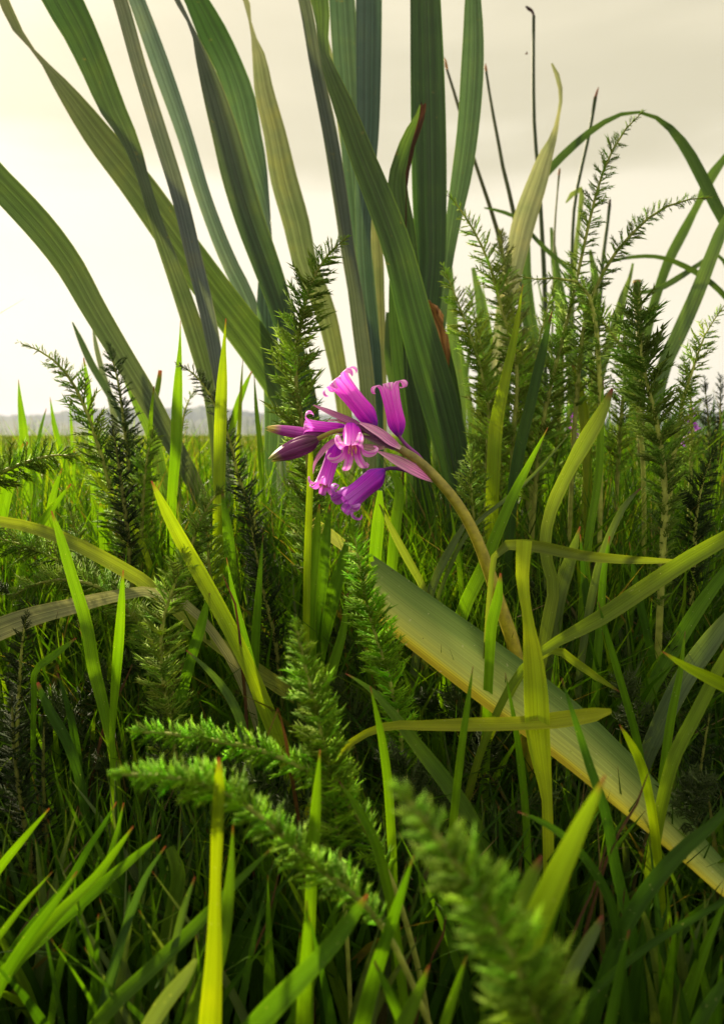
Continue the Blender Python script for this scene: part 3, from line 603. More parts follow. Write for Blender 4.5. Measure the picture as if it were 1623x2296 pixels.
YG = [
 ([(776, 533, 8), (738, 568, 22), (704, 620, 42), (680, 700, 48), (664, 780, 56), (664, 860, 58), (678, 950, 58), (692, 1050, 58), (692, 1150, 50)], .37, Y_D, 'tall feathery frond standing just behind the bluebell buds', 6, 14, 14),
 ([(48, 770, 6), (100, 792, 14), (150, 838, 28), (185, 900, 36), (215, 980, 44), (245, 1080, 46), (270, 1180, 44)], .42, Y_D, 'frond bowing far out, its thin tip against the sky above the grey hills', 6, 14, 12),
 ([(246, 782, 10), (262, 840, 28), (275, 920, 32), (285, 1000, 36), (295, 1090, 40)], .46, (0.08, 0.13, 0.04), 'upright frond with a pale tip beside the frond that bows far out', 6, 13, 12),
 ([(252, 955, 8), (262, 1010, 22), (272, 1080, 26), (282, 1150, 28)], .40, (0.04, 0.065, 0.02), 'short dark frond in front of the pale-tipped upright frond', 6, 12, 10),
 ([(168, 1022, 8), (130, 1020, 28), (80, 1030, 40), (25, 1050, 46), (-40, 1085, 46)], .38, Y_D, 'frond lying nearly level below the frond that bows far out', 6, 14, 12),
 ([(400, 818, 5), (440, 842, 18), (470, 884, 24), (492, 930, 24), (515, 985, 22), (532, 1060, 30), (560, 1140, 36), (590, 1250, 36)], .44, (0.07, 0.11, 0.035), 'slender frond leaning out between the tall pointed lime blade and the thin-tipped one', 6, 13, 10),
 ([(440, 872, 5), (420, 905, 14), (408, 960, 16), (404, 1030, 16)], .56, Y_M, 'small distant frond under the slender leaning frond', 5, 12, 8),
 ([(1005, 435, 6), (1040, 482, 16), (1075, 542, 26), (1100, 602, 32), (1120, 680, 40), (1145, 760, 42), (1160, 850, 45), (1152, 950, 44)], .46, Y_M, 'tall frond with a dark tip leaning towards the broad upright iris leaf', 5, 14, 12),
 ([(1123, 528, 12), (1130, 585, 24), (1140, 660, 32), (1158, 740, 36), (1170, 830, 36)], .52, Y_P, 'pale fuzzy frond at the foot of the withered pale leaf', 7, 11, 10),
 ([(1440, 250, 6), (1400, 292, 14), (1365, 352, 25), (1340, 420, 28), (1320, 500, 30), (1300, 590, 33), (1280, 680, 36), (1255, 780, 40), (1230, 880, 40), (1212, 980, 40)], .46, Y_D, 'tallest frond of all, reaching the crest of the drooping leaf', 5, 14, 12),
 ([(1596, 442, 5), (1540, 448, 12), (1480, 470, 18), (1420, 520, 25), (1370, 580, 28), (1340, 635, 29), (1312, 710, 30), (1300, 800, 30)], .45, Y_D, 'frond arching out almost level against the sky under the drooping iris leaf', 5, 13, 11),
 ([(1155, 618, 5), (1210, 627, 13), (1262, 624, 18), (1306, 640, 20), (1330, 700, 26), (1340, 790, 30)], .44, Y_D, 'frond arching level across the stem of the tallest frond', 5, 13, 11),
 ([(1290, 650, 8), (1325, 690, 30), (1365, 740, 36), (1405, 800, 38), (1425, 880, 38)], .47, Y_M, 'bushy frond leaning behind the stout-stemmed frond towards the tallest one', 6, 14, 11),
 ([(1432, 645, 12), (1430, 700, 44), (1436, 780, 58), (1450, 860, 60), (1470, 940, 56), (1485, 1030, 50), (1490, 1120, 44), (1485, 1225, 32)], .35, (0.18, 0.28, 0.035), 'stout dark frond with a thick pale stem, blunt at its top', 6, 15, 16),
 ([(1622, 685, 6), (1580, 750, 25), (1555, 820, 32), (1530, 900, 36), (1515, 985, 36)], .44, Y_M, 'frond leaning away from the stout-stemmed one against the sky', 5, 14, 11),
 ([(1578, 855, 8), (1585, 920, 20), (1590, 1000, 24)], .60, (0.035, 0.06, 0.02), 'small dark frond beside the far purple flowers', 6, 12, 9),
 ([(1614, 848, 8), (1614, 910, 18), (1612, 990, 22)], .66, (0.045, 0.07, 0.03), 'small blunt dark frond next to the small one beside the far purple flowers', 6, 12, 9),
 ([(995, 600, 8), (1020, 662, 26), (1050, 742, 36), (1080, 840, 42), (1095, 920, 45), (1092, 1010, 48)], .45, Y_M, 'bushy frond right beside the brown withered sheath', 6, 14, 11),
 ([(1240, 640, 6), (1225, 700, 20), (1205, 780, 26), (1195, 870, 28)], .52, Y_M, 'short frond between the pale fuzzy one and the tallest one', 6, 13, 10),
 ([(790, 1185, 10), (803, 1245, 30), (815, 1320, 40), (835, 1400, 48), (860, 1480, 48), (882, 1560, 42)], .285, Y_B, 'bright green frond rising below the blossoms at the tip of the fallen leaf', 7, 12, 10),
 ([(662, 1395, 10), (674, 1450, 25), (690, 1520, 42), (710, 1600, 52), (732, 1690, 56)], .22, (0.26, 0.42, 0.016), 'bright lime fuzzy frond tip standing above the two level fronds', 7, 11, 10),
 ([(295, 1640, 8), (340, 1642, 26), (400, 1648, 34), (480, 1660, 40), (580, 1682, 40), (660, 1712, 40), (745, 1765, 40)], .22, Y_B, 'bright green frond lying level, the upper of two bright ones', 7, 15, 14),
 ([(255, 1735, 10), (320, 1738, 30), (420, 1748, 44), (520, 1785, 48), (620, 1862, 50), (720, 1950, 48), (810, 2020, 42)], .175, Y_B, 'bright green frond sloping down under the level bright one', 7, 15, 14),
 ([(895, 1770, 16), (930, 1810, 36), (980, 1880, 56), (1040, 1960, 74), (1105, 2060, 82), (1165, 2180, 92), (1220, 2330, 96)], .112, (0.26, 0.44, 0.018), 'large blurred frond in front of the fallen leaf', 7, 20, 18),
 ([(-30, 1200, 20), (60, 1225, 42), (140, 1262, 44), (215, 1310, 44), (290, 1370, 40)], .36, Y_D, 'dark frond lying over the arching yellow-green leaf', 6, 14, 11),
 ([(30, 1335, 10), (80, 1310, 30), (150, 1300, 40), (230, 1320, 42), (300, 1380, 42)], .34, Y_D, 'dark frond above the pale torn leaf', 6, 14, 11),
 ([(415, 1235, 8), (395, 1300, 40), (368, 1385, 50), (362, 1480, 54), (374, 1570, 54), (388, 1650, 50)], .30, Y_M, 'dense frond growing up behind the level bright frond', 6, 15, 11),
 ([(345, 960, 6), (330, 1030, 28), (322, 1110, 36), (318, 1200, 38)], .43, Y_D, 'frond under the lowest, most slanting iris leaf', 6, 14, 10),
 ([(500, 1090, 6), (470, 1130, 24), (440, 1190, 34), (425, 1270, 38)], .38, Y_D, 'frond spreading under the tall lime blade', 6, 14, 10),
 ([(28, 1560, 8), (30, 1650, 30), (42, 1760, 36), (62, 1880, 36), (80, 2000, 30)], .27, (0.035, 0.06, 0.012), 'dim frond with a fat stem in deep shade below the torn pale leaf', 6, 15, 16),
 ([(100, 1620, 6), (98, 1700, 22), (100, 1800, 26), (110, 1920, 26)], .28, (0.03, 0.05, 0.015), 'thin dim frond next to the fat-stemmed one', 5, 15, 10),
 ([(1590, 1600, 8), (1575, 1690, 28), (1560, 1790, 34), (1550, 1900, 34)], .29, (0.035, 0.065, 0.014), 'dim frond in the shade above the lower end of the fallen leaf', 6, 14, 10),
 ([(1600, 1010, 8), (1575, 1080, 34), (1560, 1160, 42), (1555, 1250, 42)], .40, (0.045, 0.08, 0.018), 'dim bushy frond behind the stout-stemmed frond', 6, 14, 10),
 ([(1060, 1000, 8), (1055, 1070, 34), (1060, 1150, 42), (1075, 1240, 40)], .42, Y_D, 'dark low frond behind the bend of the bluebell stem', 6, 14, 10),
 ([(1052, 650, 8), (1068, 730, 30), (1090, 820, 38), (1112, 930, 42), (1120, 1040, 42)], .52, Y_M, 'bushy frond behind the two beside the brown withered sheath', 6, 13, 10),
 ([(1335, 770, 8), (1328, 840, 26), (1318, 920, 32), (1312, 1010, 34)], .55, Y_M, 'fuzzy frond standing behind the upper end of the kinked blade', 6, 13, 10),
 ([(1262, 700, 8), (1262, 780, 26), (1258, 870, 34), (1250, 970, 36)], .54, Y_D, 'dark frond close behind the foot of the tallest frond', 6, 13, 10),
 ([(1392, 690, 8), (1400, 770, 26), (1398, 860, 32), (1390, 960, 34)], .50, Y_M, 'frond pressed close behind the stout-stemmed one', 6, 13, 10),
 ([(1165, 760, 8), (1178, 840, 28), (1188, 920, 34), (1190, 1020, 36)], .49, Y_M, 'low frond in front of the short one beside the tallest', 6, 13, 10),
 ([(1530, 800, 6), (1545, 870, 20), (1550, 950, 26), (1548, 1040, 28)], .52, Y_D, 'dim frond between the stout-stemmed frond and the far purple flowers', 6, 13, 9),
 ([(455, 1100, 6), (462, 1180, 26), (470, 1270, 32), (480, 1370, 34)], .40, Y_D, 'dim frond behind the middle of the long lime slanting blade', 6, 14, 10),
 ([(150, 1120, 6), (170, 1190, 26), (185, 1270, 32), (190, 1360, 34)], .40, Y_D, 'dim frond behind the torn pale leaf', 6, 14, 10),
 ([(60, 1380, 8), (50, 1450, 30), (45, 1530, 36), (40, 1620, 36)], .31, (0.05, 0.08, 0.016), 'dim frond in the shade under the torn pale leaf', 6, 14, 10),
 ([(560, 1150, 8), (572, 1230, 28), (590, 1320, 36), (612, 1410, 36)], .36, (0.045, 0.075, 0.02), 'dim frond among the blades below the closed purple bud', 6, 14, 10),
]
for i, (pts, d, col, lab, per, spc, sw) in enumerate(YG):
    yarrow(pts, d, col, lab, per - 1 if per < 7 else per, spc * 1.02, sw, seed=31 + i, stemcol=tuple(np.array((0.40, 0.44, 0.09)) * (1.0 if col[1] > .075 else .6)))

# yarrow that nobody could count, low in the shade between the grass
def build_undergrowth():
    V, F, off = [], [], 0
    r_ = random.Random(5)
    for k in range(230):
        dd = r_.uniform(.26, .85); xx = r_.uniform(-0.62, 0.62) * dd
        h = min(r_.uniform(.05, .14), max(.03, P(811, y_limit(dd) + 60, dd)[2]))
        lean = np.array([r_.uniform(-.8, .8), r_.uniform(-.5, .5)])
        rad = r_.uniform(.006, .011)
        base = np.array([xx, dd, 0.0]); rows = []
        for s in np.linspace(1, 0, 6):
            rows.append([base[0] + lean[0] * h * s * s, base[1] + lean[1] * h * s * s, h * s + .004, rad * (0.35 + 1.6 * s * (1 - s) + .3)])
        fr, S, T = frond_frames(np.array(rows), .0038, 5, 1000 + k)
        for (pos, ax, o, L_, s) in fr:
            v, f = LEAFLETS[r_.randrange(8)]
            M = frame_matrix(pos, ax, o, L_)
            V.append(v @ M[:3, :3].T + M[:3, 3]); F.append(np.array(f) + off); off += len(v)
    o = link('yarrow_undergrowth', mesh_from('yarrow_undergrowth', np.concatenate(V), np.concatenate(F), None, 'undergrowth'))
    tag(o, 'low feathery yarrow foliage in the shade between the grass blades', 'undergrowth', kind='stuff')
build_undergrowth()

# ------------------------------------------------------------------ grass blades one can pick out
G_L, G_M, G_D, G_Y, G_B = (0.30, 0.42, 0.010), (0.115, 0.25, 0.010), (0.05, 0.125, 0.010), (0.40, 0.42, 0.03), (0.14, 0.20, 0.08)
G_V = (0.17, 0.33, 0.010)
def blade(pts, d, col, label, roll=0.15, crown=0.25, mat='grass_blade', name='grass_plant', cat='grass plant', group=None, wave=0.03, n=34, drift=.55):
    A = trace(pts, d, roll, drift=drift)
    root = A[-1, :3].copy(); root[2] = 0
    A[:, :3] -= root
    if name != 'grass_plant':
        me = ribbon(name, A, n, mat, 13 if mat == 'fallen_leaf' else 7, crown, wave, ref=CAM - root)
        return tag(link(name, me, None, col, root), label, cat, group)
    t = thing(name, root, label, cat, group)
    link('blade', ribbon('blade', A, n, mat, 5, crown, wave, ref=CAM - root), t, col)
    r_ = random.Random(int(pts[0][0] * 3 + pts[0][1]))            # the short young blade at the foot of each shoot
    a, h, wd = r_.uniform(0, 6.28), r_.uniform(.03, .055), max(.0018, A[-1, 3] * .6)
    rows = [[h * .5 * math.cos(a) * q * q, h * .5 * math.sin(a) * q * q, h * q - .003, wd * min(1, (1 - q) * 2 + .03), 0] for q in np.linspace(1, 0, 6)]
    link('blade', ribbon('blade', np.array(rows), 10, mat, 3, crown, wave, ref=CAM - root), t, tuple(np.array(col) * .7))
    return t
BL = [
 ([(340, 1078, 3), (362, 1125, 18), (392, 1185, 28), (450, 1290, 34), (510, 1400, 34), (555, 1490, 31), (592, 1580, 34), (640, 1700, 38), (668, 1790, 36)], .30, G_L, 'long lime blade slanting across the arching yellow-green leaf'),
 ([(116, 1145, 2), (130, 1185, 14), (165, 1300, 24), (195, 1400, 26), (212, 1500, 27), (232, 1580, 24), (250, 1670, 18)], .29, G_V, 'fresh green blade rising across the pale torn leaf'),
 ([(277, 1278, 2), (275, 1310, 9), (268, 1420, 21), (260, 1520, 20), (253, 1620, 13), (252, 1750, 9)], .27, G_V, 'upright blade with a narrow foot beside the one crossing the torn leaf'),
 ([(491, 1698, 5), (492, 1740, 20), (488, 1850, 26), (483, 2000, 24), (480, 2150, 37), (472, 2296, 50)], .17, (0.33, 0.42, 0.012), 'tall yellow-green blade standing in front of the sloping frond'),
 ([(507, 714, 2), (503, 770, 8), (499, 850, 22), (495, 950, 27), (493, 1050, 26), (490, 1180, 24)], .41, G_L, 'tall pointed lime blade reaching into the sky beside the bluebell buds'),
 ([(405, 718, 1), (404, 770, 6), (400, 850, 18), (397, 920, 24), (395, 1000, 24), (387, 1100, 22)], .46, G_V, 'thin-tipped green blade in front of the lowest slanting iris leaf'),
 ([(346, 866, 2), (341, 910, 7), (335, 1000, 11), (331, 1100, 14), (328, 1200, 14)], .44, G_V, 'narrow red-tipped blade before the outermost iris leaf'),
 ([(360, 830, 8), (356, 860, 12), (348, 900, 12), (338, 960, 10)], .62, (0.05, 0.09, 0.02), 'short dark blunt blade behind the outermost iris leaf'),
 ([(42, 850, 1), (46, 900, 10), (53, 960, 18), (60, 1040, 20)], .62, G_V, 'broad pointed blade standing alone before the hills'),
 ([(113, 890, 1), (122, 950, 10), (134, 1000, 14), (150, 1060, 15)], .66, G_V, 'slanting green pointed blade before the hills beside the dark one'),
 ([(105, 915, 1), (95, 950, 6), (85, 1000, 8), (78, 1060, 9)], .64, G_D, 'thin dark slanting blade before the hills'),
 ([(188, 802, 2), (197, 860, 12), (203, 920, 12), (206, 1000, 12)], .50, G_V, 'blade between the far-bowing frond and the pale-tipped one'),
 ([(157, 896, 1), (160, 940, 5), (163, 1000, 7), (168, 1080, 8)], .60, G_V, 'very thin upright blade before the hills'),
 ([(565, 832, 2), (548, 870, 12), (530, 920, 16), (516, 990, 16)], .58, G_V, 'green blade leaning away from the tall pointed lime blade'),
 ([(545, 805, 1), (541, 870, 6), (538, 940, 9), (532, 1050, 10)], .54, G_L, 'thin lime blade close beside the tall pointed lime blade'),
 ([(570, 842, 1), (575, 920, 9), (583, 1000, 12), (588, 1100, 13)], .52, G_V, 'thin green blade beside the narrow iris leaf foot'),
 ([(1175, 1212, 34), (1171, 1300, 28), (1182, 1380, 22), (1194, 1470, 42), (1202, 1570, 54), (1206, 1650, 52), (1216, 1725, 38), (1225, 1785, 24), (1228, 1860, 24)], .245, (0.46, 0.56, 0.03), 'upright lime blade with a cut-off top crossing in front of the fallen leaf'),
 ([(1372, 871, 5), (1348, 925, 27), (1312, 988, 36), (1272, 1060, 28), (1250, 1105, 30), (1230, 1160, 26), (1221, 1230, 26), (1240, 1320, 26), (1226, 1400, 28), (1214, 1480, 22)], .33, (0.22, 0.29, 0.05), 'olive kinked blade rising beside the bluebell stem'),
 ([(1483, 1460, 2), (1530, 1490, 16), (1600, 1525, 28), (1665, 1558, 30), (1720, 1600, 28)], .24, G_L, 'bright pointed blade stretching level towards the fallen leaf'),
 ([(1390, 1552, 2), (1340, 1520, 14), (1290, 1485, 18), (1240, 1456, 18), (1215, 1470, 14)], .29, (0.30, 0.38, 0.03), 'small pea-green blade curling down to a point below the diagonal yellow-green leaf'),
 ([(1356, 1738, 3), (1336, 1780, 18), (1310, 1830, 30), (1262, 1930, 46), (1218, 2025, 56), (1188, 2100, 56), (1165, 2200, 50)], .135, (0.24, 0.36, 0.02), 'broad pointed blurred blade rising over the yellow margin of the fallen leaf'),
 ([(1214, 1918, 4), (1200, 1950, 26), (1184, 1985, 36), (1168, 2040, 38), (1160, 2110, 36)], .14, (0.16, 0.27, 0.03), 'short broad blade beside the broad pointed blurred one'),
 ([(1258, 1520, 2), (1290, 1620, 13), (1325, 1730, 20), (1350, 1800, 21), (1382, 1960, 24), (1415, 2090, 24)], .22, (0.09, 0.22, 0.02), 'narrow green blade leaning over the middle of the fallen leaf'),
 ([(1060, 1494, 1), (1046, 1590, 13), (1031, 1700, 17), (1020, 1800, 18), (1010, 1900, 18)], .24, G_V, 'narrow blade crossing the yellow margin of the fallen leaf near its broken end'),
 ([(1132, 1508, 1), (1148, 1590, 9), (1164, 1690, 15), (1175, 1790, 16)], .25, G_M, 'thin purple-tipped blade crossing the middle of the fallen leaf'),
 ([(830, 1538, 2), (853, 1640, 16), (868, 1740, 20), (876, 1850, 20)], .24, G_V, 'upright blade below the tip of the fallen leaf'),
 ([(775, 1510, 2), (830, 1545, 12), (880, 1600, 20), (935, 1672, 30), (1000, 1755, 36), (1062, 1850, 36)], .26, (0.13, 0.24, 0.03), 'broad blade slanting under the fallen leaf, along its margin'),
 ([(1228, 958, 1), (1188, 1035, 13), (1150, 1110, 22), (1118, 1185, 25), (1082, 1275, 30), (1045, 1350, 30)], .33, G_V, 'green blade slanting away behind the bluebell stem'),
 ([(1290, 955, 1), (1180, 1080, 8), (1120, 1130, 9), (1062, 1178, 10)], .36, G_B, 'thin grey-green blade slanting far over behind the bluebell stem'),
 ([(1237, 698, 2), (1215, 790, 19), (1190, 900, 24), (1166, 1000, 26), (1150, 1100, 26)], .42, (0.05, 0.115, 0.02), 'dark blade standing among the fronds behind the kinked blade'),
 ([(1172, 635, 1), (1152, 760, 15), (1132, 850, 22), (1112, 950, 30), (1106, 1050, 30)], .43, G_L, 'lime blade standing among the fronds beside the brown withered sheath'),
 ([(1352, 850, 1), (1347, 950, 13), (1340, 1080, 17), (1322, 1190, 18)], .38, G_V, 'upright blade between the kinked blade and the stout-stemmed frond'),
 ([(1282, 812, 4), (1300, 880, 20), (1312, 960, 22), (1316, 1040, 20)], .48, (0.22, 0.27, 0.02), 'olive blade behind the upper end of the kinked blade'),
 ([(1436, 1094, 2), (1405, 1125, 12), (1375, 1180, 16), (1345, 1260, 18)], .34, G_B, 'pale grey-green blade curving over under the stout-stemmed frond'),
 ([(1340, 1348, 1), (1365, 1440, 13), (1400, 1560, 16), (1425, 1650, 17)], .28, G_M, 'thin blade leaning towards the bluebell above the narrow end of the fallen leaf'),
 ([(1640, 1370, 20), (1605, 1420, 38), (1540, 1510, 44), (1482, 1620, 40), (1432, 1740, 32)], .30, (0.13, 0.19, 0.11), 'broad grey-green blade slanting up beyond the narrow end of the fallen leaf'),
 ([(1650, 1420, 10), (1618, 1485, 22), (1560, 1600, 28), (1510, 1700, 28), (1486, 1790, 26)], .25, (0.20, 0.30, 0.02), 'yellow-green blade in front of the broad grey-green slanting one'),
 ([(1640, 1260, 20), (1560, 1370, 30), (1500, 1470, 32), (1450, 1560, 30)], .33, G_M, 'green blade behind the broad grey-green slanting one'),
 ([(1535, 1415, 1), (1525, 1500, 12), (1505, 1600, 18), (1490, 1700, 18)], .27, G_V, 'upright red-tipped blade before the broad grey-green one'),
 ([(1388, 1625, 2), (1410, 1660, 14), (1435, 1710, 20), (1455, 1790, 20)], .24, G_L, 'short lime blade leaning over the fallen leaf'),
 ([(360, 1872, 2), (310, 1915, 16), (240, 1974, 25), (120, 2080, 27), (0, 2190, 28), (-60, 2250, 28)], .21, G_M, 'longest of the sweeping blades in front of the sloping bright frond'),
 ([(300, 1852, 2), (262, 1905, 14), (225, 1955, 19), (130, 2050, 24), (40, 2155, 28), (-40, 2260, 28)], .20, G_V, 'bright-edged blade sweeping up beside the longest sweeping one'),
 ([(262, 1798, 2), (232, 1850, 10), (200, 1900, 14), (150, 1985, 18), (70, 2080, 22), (0, 2180, 24)], .22, G_D, 'dark blade among the sweeping ones'),
 ([(278, 1800, 2), (262, 1870, 10), (235, 1950, 14), (180, 2040, 16), (150, 2120, 16)], .22, G_M, 'thin steep blade among the sweeping ones'),
 ([(174, 1953, 2), (120, 2030, 18), (60, 2110, 24), (0, 2210, 26)], .19, G_M, 'short sweeping blade below the longest sweeping one'),
 ([(118, 1955, 1), (60, 2020, 10), (10, 2085, 14), (-40, 2150, 14)], .2, G_V, 'thin sweeping blade below the short sweeping one'),
 ([(112, 1812, 2), (55, 1878, 14), (0, 1945, 19), (-60, 2030, 20)], .22, G_V, 'blade slanting up above all the sweeping ones'),
 ([(612, 1900, 2), (565, 1945, 13), (520, 1990, 18), (440, 2075, 27), (340, 2172, 32), (235, 2275, 34)], .19, (0.10, 0.21, 0.02), 'broad blade sweeping up to the sloping frond'),
 ([(372, 1897, 2), (330, 1960, 12), (290, 2060, 18), (250, 2180, 20), (225, 2280, 20)], .2, (0.06, 0.13, 0.05), 'blue-green blade under the sweeping ones'),
 ([(438, 1966, 3), (415, 2030, 14), (395, 2110, 16), (380, 2200, 16)], .19, (0.09, 0.16, 0.06), 'short grey-green blade before the broad sweeping one'),
 ([(292, 1985, 2), (285, 2060, 12), (270, 2130, 17), (245, 2230, 17)], .21, (0.06, 0.13, 0.05), 'upright blue-green blade crossed by the longest sweeping one'),
 ([(380, 1900, 20), (400, 1950, 30), (392, 2020, 32), (375, 2100, 32), (350, 2200, 30)], .23, (0.10, 0.18, 0.02), 'broad worn blade behind the sweeping ones'),
 ([(440, 2150, 10), (410, 2195, 30), (370, 2245, 36), (330, 2310, 36)], .17, (0.15, 0.20, 0.13), 'pale grey blunt blade beside the tall yellow-green blade'),
 ([(687, 2018, 2), (688, 2080, 16), (684, 2180, 28), (679, 2296, 30)], .165, G_V, 'upright blade with a purple tip below the sloping bright frond'),
 ([(825, 2005, 6), (800, 2040, 24), (750, 2110, 36), (690, 2175, 42), (600, 2270, 50), (540, 2340, 50)], .16, (0.11, 0.24, 0.02), 'broad blade sweeping up under the foot of the sloping bright frond'),
 ([(523, 1848, 2), (516, 1980, 21), (500, 2100, 34), (460, 2230, 50), (430, 2320, 54)], .18, (0.13, 0.24, 0.02), 'broad blade behind the tall yellow-green one'),
 ([(927, 1918, 2), (890, 2030, 22), (850, 2150, 30), (810, 2300, 36)], .17, G_M, 'blade leaning against the large blurred frond'),
 ([(838, 2153, 3), (868, 2215, 18), (900, 2290, 22), (920, 2350, 22)], .16, G_M, 'short red-tipped blade at the foot of the one leaning on the blurred frond'),
 ([(962, 2163, 2), (940, 2220, 22), (905, 2296, 36)], .155, (0.13, 0.24, 0.02), 'short pointed blade between the red-tipped one and the blurred frond'),
 ([(1046, 2143, 2), (1028, 2200, 14), (1005, 2270, 20), (985, 2340, 22)], .155, G_V, 'thin blade at the foot of the large blurred frond'),
 ([(1350, 2053, 6), (1332, 2090, 22), (1308, 2130, 27), (1275, 2195, 28), (1250, 2280, 28)], .17, (0.15, 0.21, 0.10), 'pale grey-green blade beside the large blurred frond and the broad pointed blade'),
 ([(1640, 1800, 10), (1605, 1840, 20), (1530, 1905, 30), (1440, 2012, 34), (1395, 2090, 32)], .20, G_D, 'dark blade slanting under the narrow end of the fallen leaf'),
 ([(1640, 2010, 10), (1570, 2050, 14), (1500, 2090, 15), (1400, 2160, 17), (1330, 2225, 17)], .19, G_D, 'thin dark blade in the shade under the dark slanting one'),
 ([(1410, 2085, 2), (1395, 2150, 14), (1380, 2230, 22), (1365, 2310, 24)], .17, G_D, 'upright dim blade crossing the thin dark one'),
 ([(1160, 1820, 2), (1210, 1840, 12), (1270, 1880, 17), (1330, 1950, 20), (1370, 2030, 20), (1385, 2110, 20)], .20, G_D, 'dark arching blade behind the broad pointed blurred one'),
 ([(1640, 2180, 16), (1590, 2250, 26), (1550, 2330, 30)], .17, G_D, 'dim blade farthest under the narrow end of the fallen leaf'),
 ([(760, 1752, 2), (795, 1800, 14), (838, 1880, 20), (862, 1960, 22)], .21, G_V, 'blade leaning over the foot of the sloping bright frond'),
 ([(718, 1680, 2), (712, 1760, 16), (706, 1850, 26), (700, 1950, 26)], .20, G_V, 'upright blade in front of the level frond'),
 ([(716, 1130, 3), (710, 1200, 20), (700, 1300, 26), (695, 1400, 25), (698, 1490, 24)], .34, G_V, 'upright blade under the blossoms, outermost of a sheaf'),
 ([(740, 1130, 3), (732, 1200, 20), (720, 1320, 26), (706, 1450, 26)], .345, G_M, 'upright blade in the sheaf under the blossoms'),
 ([(780, 1200, 3), (772, 1240, 18), (742, 1350, 34), (716, 1470, 28)], .35, G_M, 'broad slanting blade in the sheaf under the blossoms'),
 ([(780, 1330, 3), (768, 1420, 18), (745, 1500, 24), (726, 1590, 24)], .33, G_V, 'lower slanting blade of the sheaf under the blossoms'),
 ([(696, 960, 2), (697, 1040, 13), (694, 1130, 15), (690, 1240, 16)], .335, G_L, 'slim lime blade behind the closed purple bud'),
 ([(880, 1060, 10), (895, 1090, 20), (890, 1150, 24), (880, 1250, 24)], .38, G_V, 'green blade under the lowest blossom'),
 ([(852, 1100, 10), (848, 1160, 26), (842, 1230, 28), (836, 1330, 26)], .36, G_V, 'broad green blade under the lowest blossom'),
 ([(498, 1100, 4), (512, 1200, 24), (520, 1290, 24), (528, 1400, 22)], .39, G_M, 'green blade behind the long lime slanting one'),
 ([(470, 1330, 5), (452, 1400, 22), (425, 1490, 24), (405, 1580, 22)], .30, G_M, 'green blade leaning behind the long lime slanting one'),
 ([(508, 1250, 1), (525, 1340, 12), (548, 1430, 17), (575, 1540, 20), (590, 1620, 20)], .31, G_M, 'thin blade close along the long lime slanting one'),
 ([(590, 1200, 1), (582, 1300, 12), (575, 1400, 19), (570, 1500, 20)], .33, G_M, 'upright blade between the long lime slanting one and the sheaf'),
 ([(418, 1458, 2), (455, 1490, 10), (500, 1540, 17), (538, 1610, 20), (552, 1680, 18)], .28, (0.11, 0.2, 0.05), 'purple-tipped blade arching above the level bright frond'),
 ([(172, 1430, 2), (140, 1455, 14), (105, 1482, 18), (82, 1500, 14), (78, 1560, 12)], .29, G_M, 'short bent blade in the shade below the torn pale leaf'),
 ([(85, 1530, 6), (110, 1590, 20), (150, 1660, 22), (182, 1760, 20), (195, 1850, 18)], .28, G_D, 'dark leaning blade in the shade below the short bent one'),
 ([(130, 1510, 2), (155, 1590, 13), (175, 1700, 18), (180, 1800, 18)], .29, G_D, 'dark upright blade in the shade'),
 ([(60, 990, 8), (40, 1030, 20), (20, 1090, 24), (5, 1160, 24)], .44, G_V, 'green leaning blade below the nearly level frond'),
 ([(245, 1220, 2), (215, 1280, 5), (190, 1170, 3)], .5, G_V, 'hair-thin blade'),
 ([(160, 1085, 3), (118, 1140, 14), (85, 1185, 18), (60, 1240, 18)], .40, G_V, 'green leaning blade above the start of the arching yellow-green leaf'),
 ([(165, 1010, 2), (215, 1070, 10), (265, 1130, 12), (310, 1200, 13)], .41, G_L, 'thin lime blade slanting across the feet of the pale-tipped frond'),
 ([(118, 1258, 14), (113, 1150, 18), (128, 1085, 10), (140, 1050, 2)][::-1], .42, G_V, 'green upright blade in the shade of the nearly level frond'),
 ([(225, 1120, 2), (232, 1180, 20), (236, 1240, 22)], .42, G_V, 'bright blade under the pale-tipped frond'),
 ([(850, 1130, 2), (880, 1190, 14), (912, 1250, 18), (945, 1310, 16)], .36, (0.26, 0.33, 0.08), 'pale blade slanting down behind the broken end of the fallen leaf'),
 ([(1008, 1130, 1), (1020, 1200, 8), (1028, 1260, 10)], .37, G_V, 'slim blade in the bend of the bluebell stem'),
 ([(1048, 1165, 8), (1010, 1230, 18), (975, 1300, 20), (955, 1360, 20)], .36, G_B, 'grey-green slanting blade above the fallen leaf'),
 ([(1122, 1285, 4), (1116, 1340, 22), (1102, 1400, 24), (1098, 1460, 22)], .29, G_V, 'short blade leaning on the bluebell stem'),
 ([(1300, 1180, 3), (1275, 1260, 28), (1250, 1340, 34), (1240, 1420, 30)], .36, (0.15, 0.21, 0.07), 'dull broad blade behind the foot of the kinked one'),
 ([(1366, 1202, 3), (1352, 1290, 14), (1345, 1390, 18), (1338, 1490, 18)], .33, G_M, 'upright blade under the level pale leaf'),
 ([(1300, 1198, 2), (1308, 1290, 14), (1320, 1400, 18), (1322, 1500, 18)], .35, G_D, 'dark upright blade crossing behind the level pale leaf'),
 ([(1410, 1215, 1), (1425, 1310, 14), (1450, 1420, 17), (1468, 1520, 18)], .34, G_D, 'dark leaning blade behind the diagonal yellow-green leaf'),
]
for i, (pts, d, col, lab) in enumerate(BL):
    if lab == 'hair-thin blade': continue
    blade(pts, d, col, lab, roll=random.Random(i).uniform(-.35, .35), group='single grass blades', mat='grass_plain' if pts[0][2] > 9 else 'grass_blade')

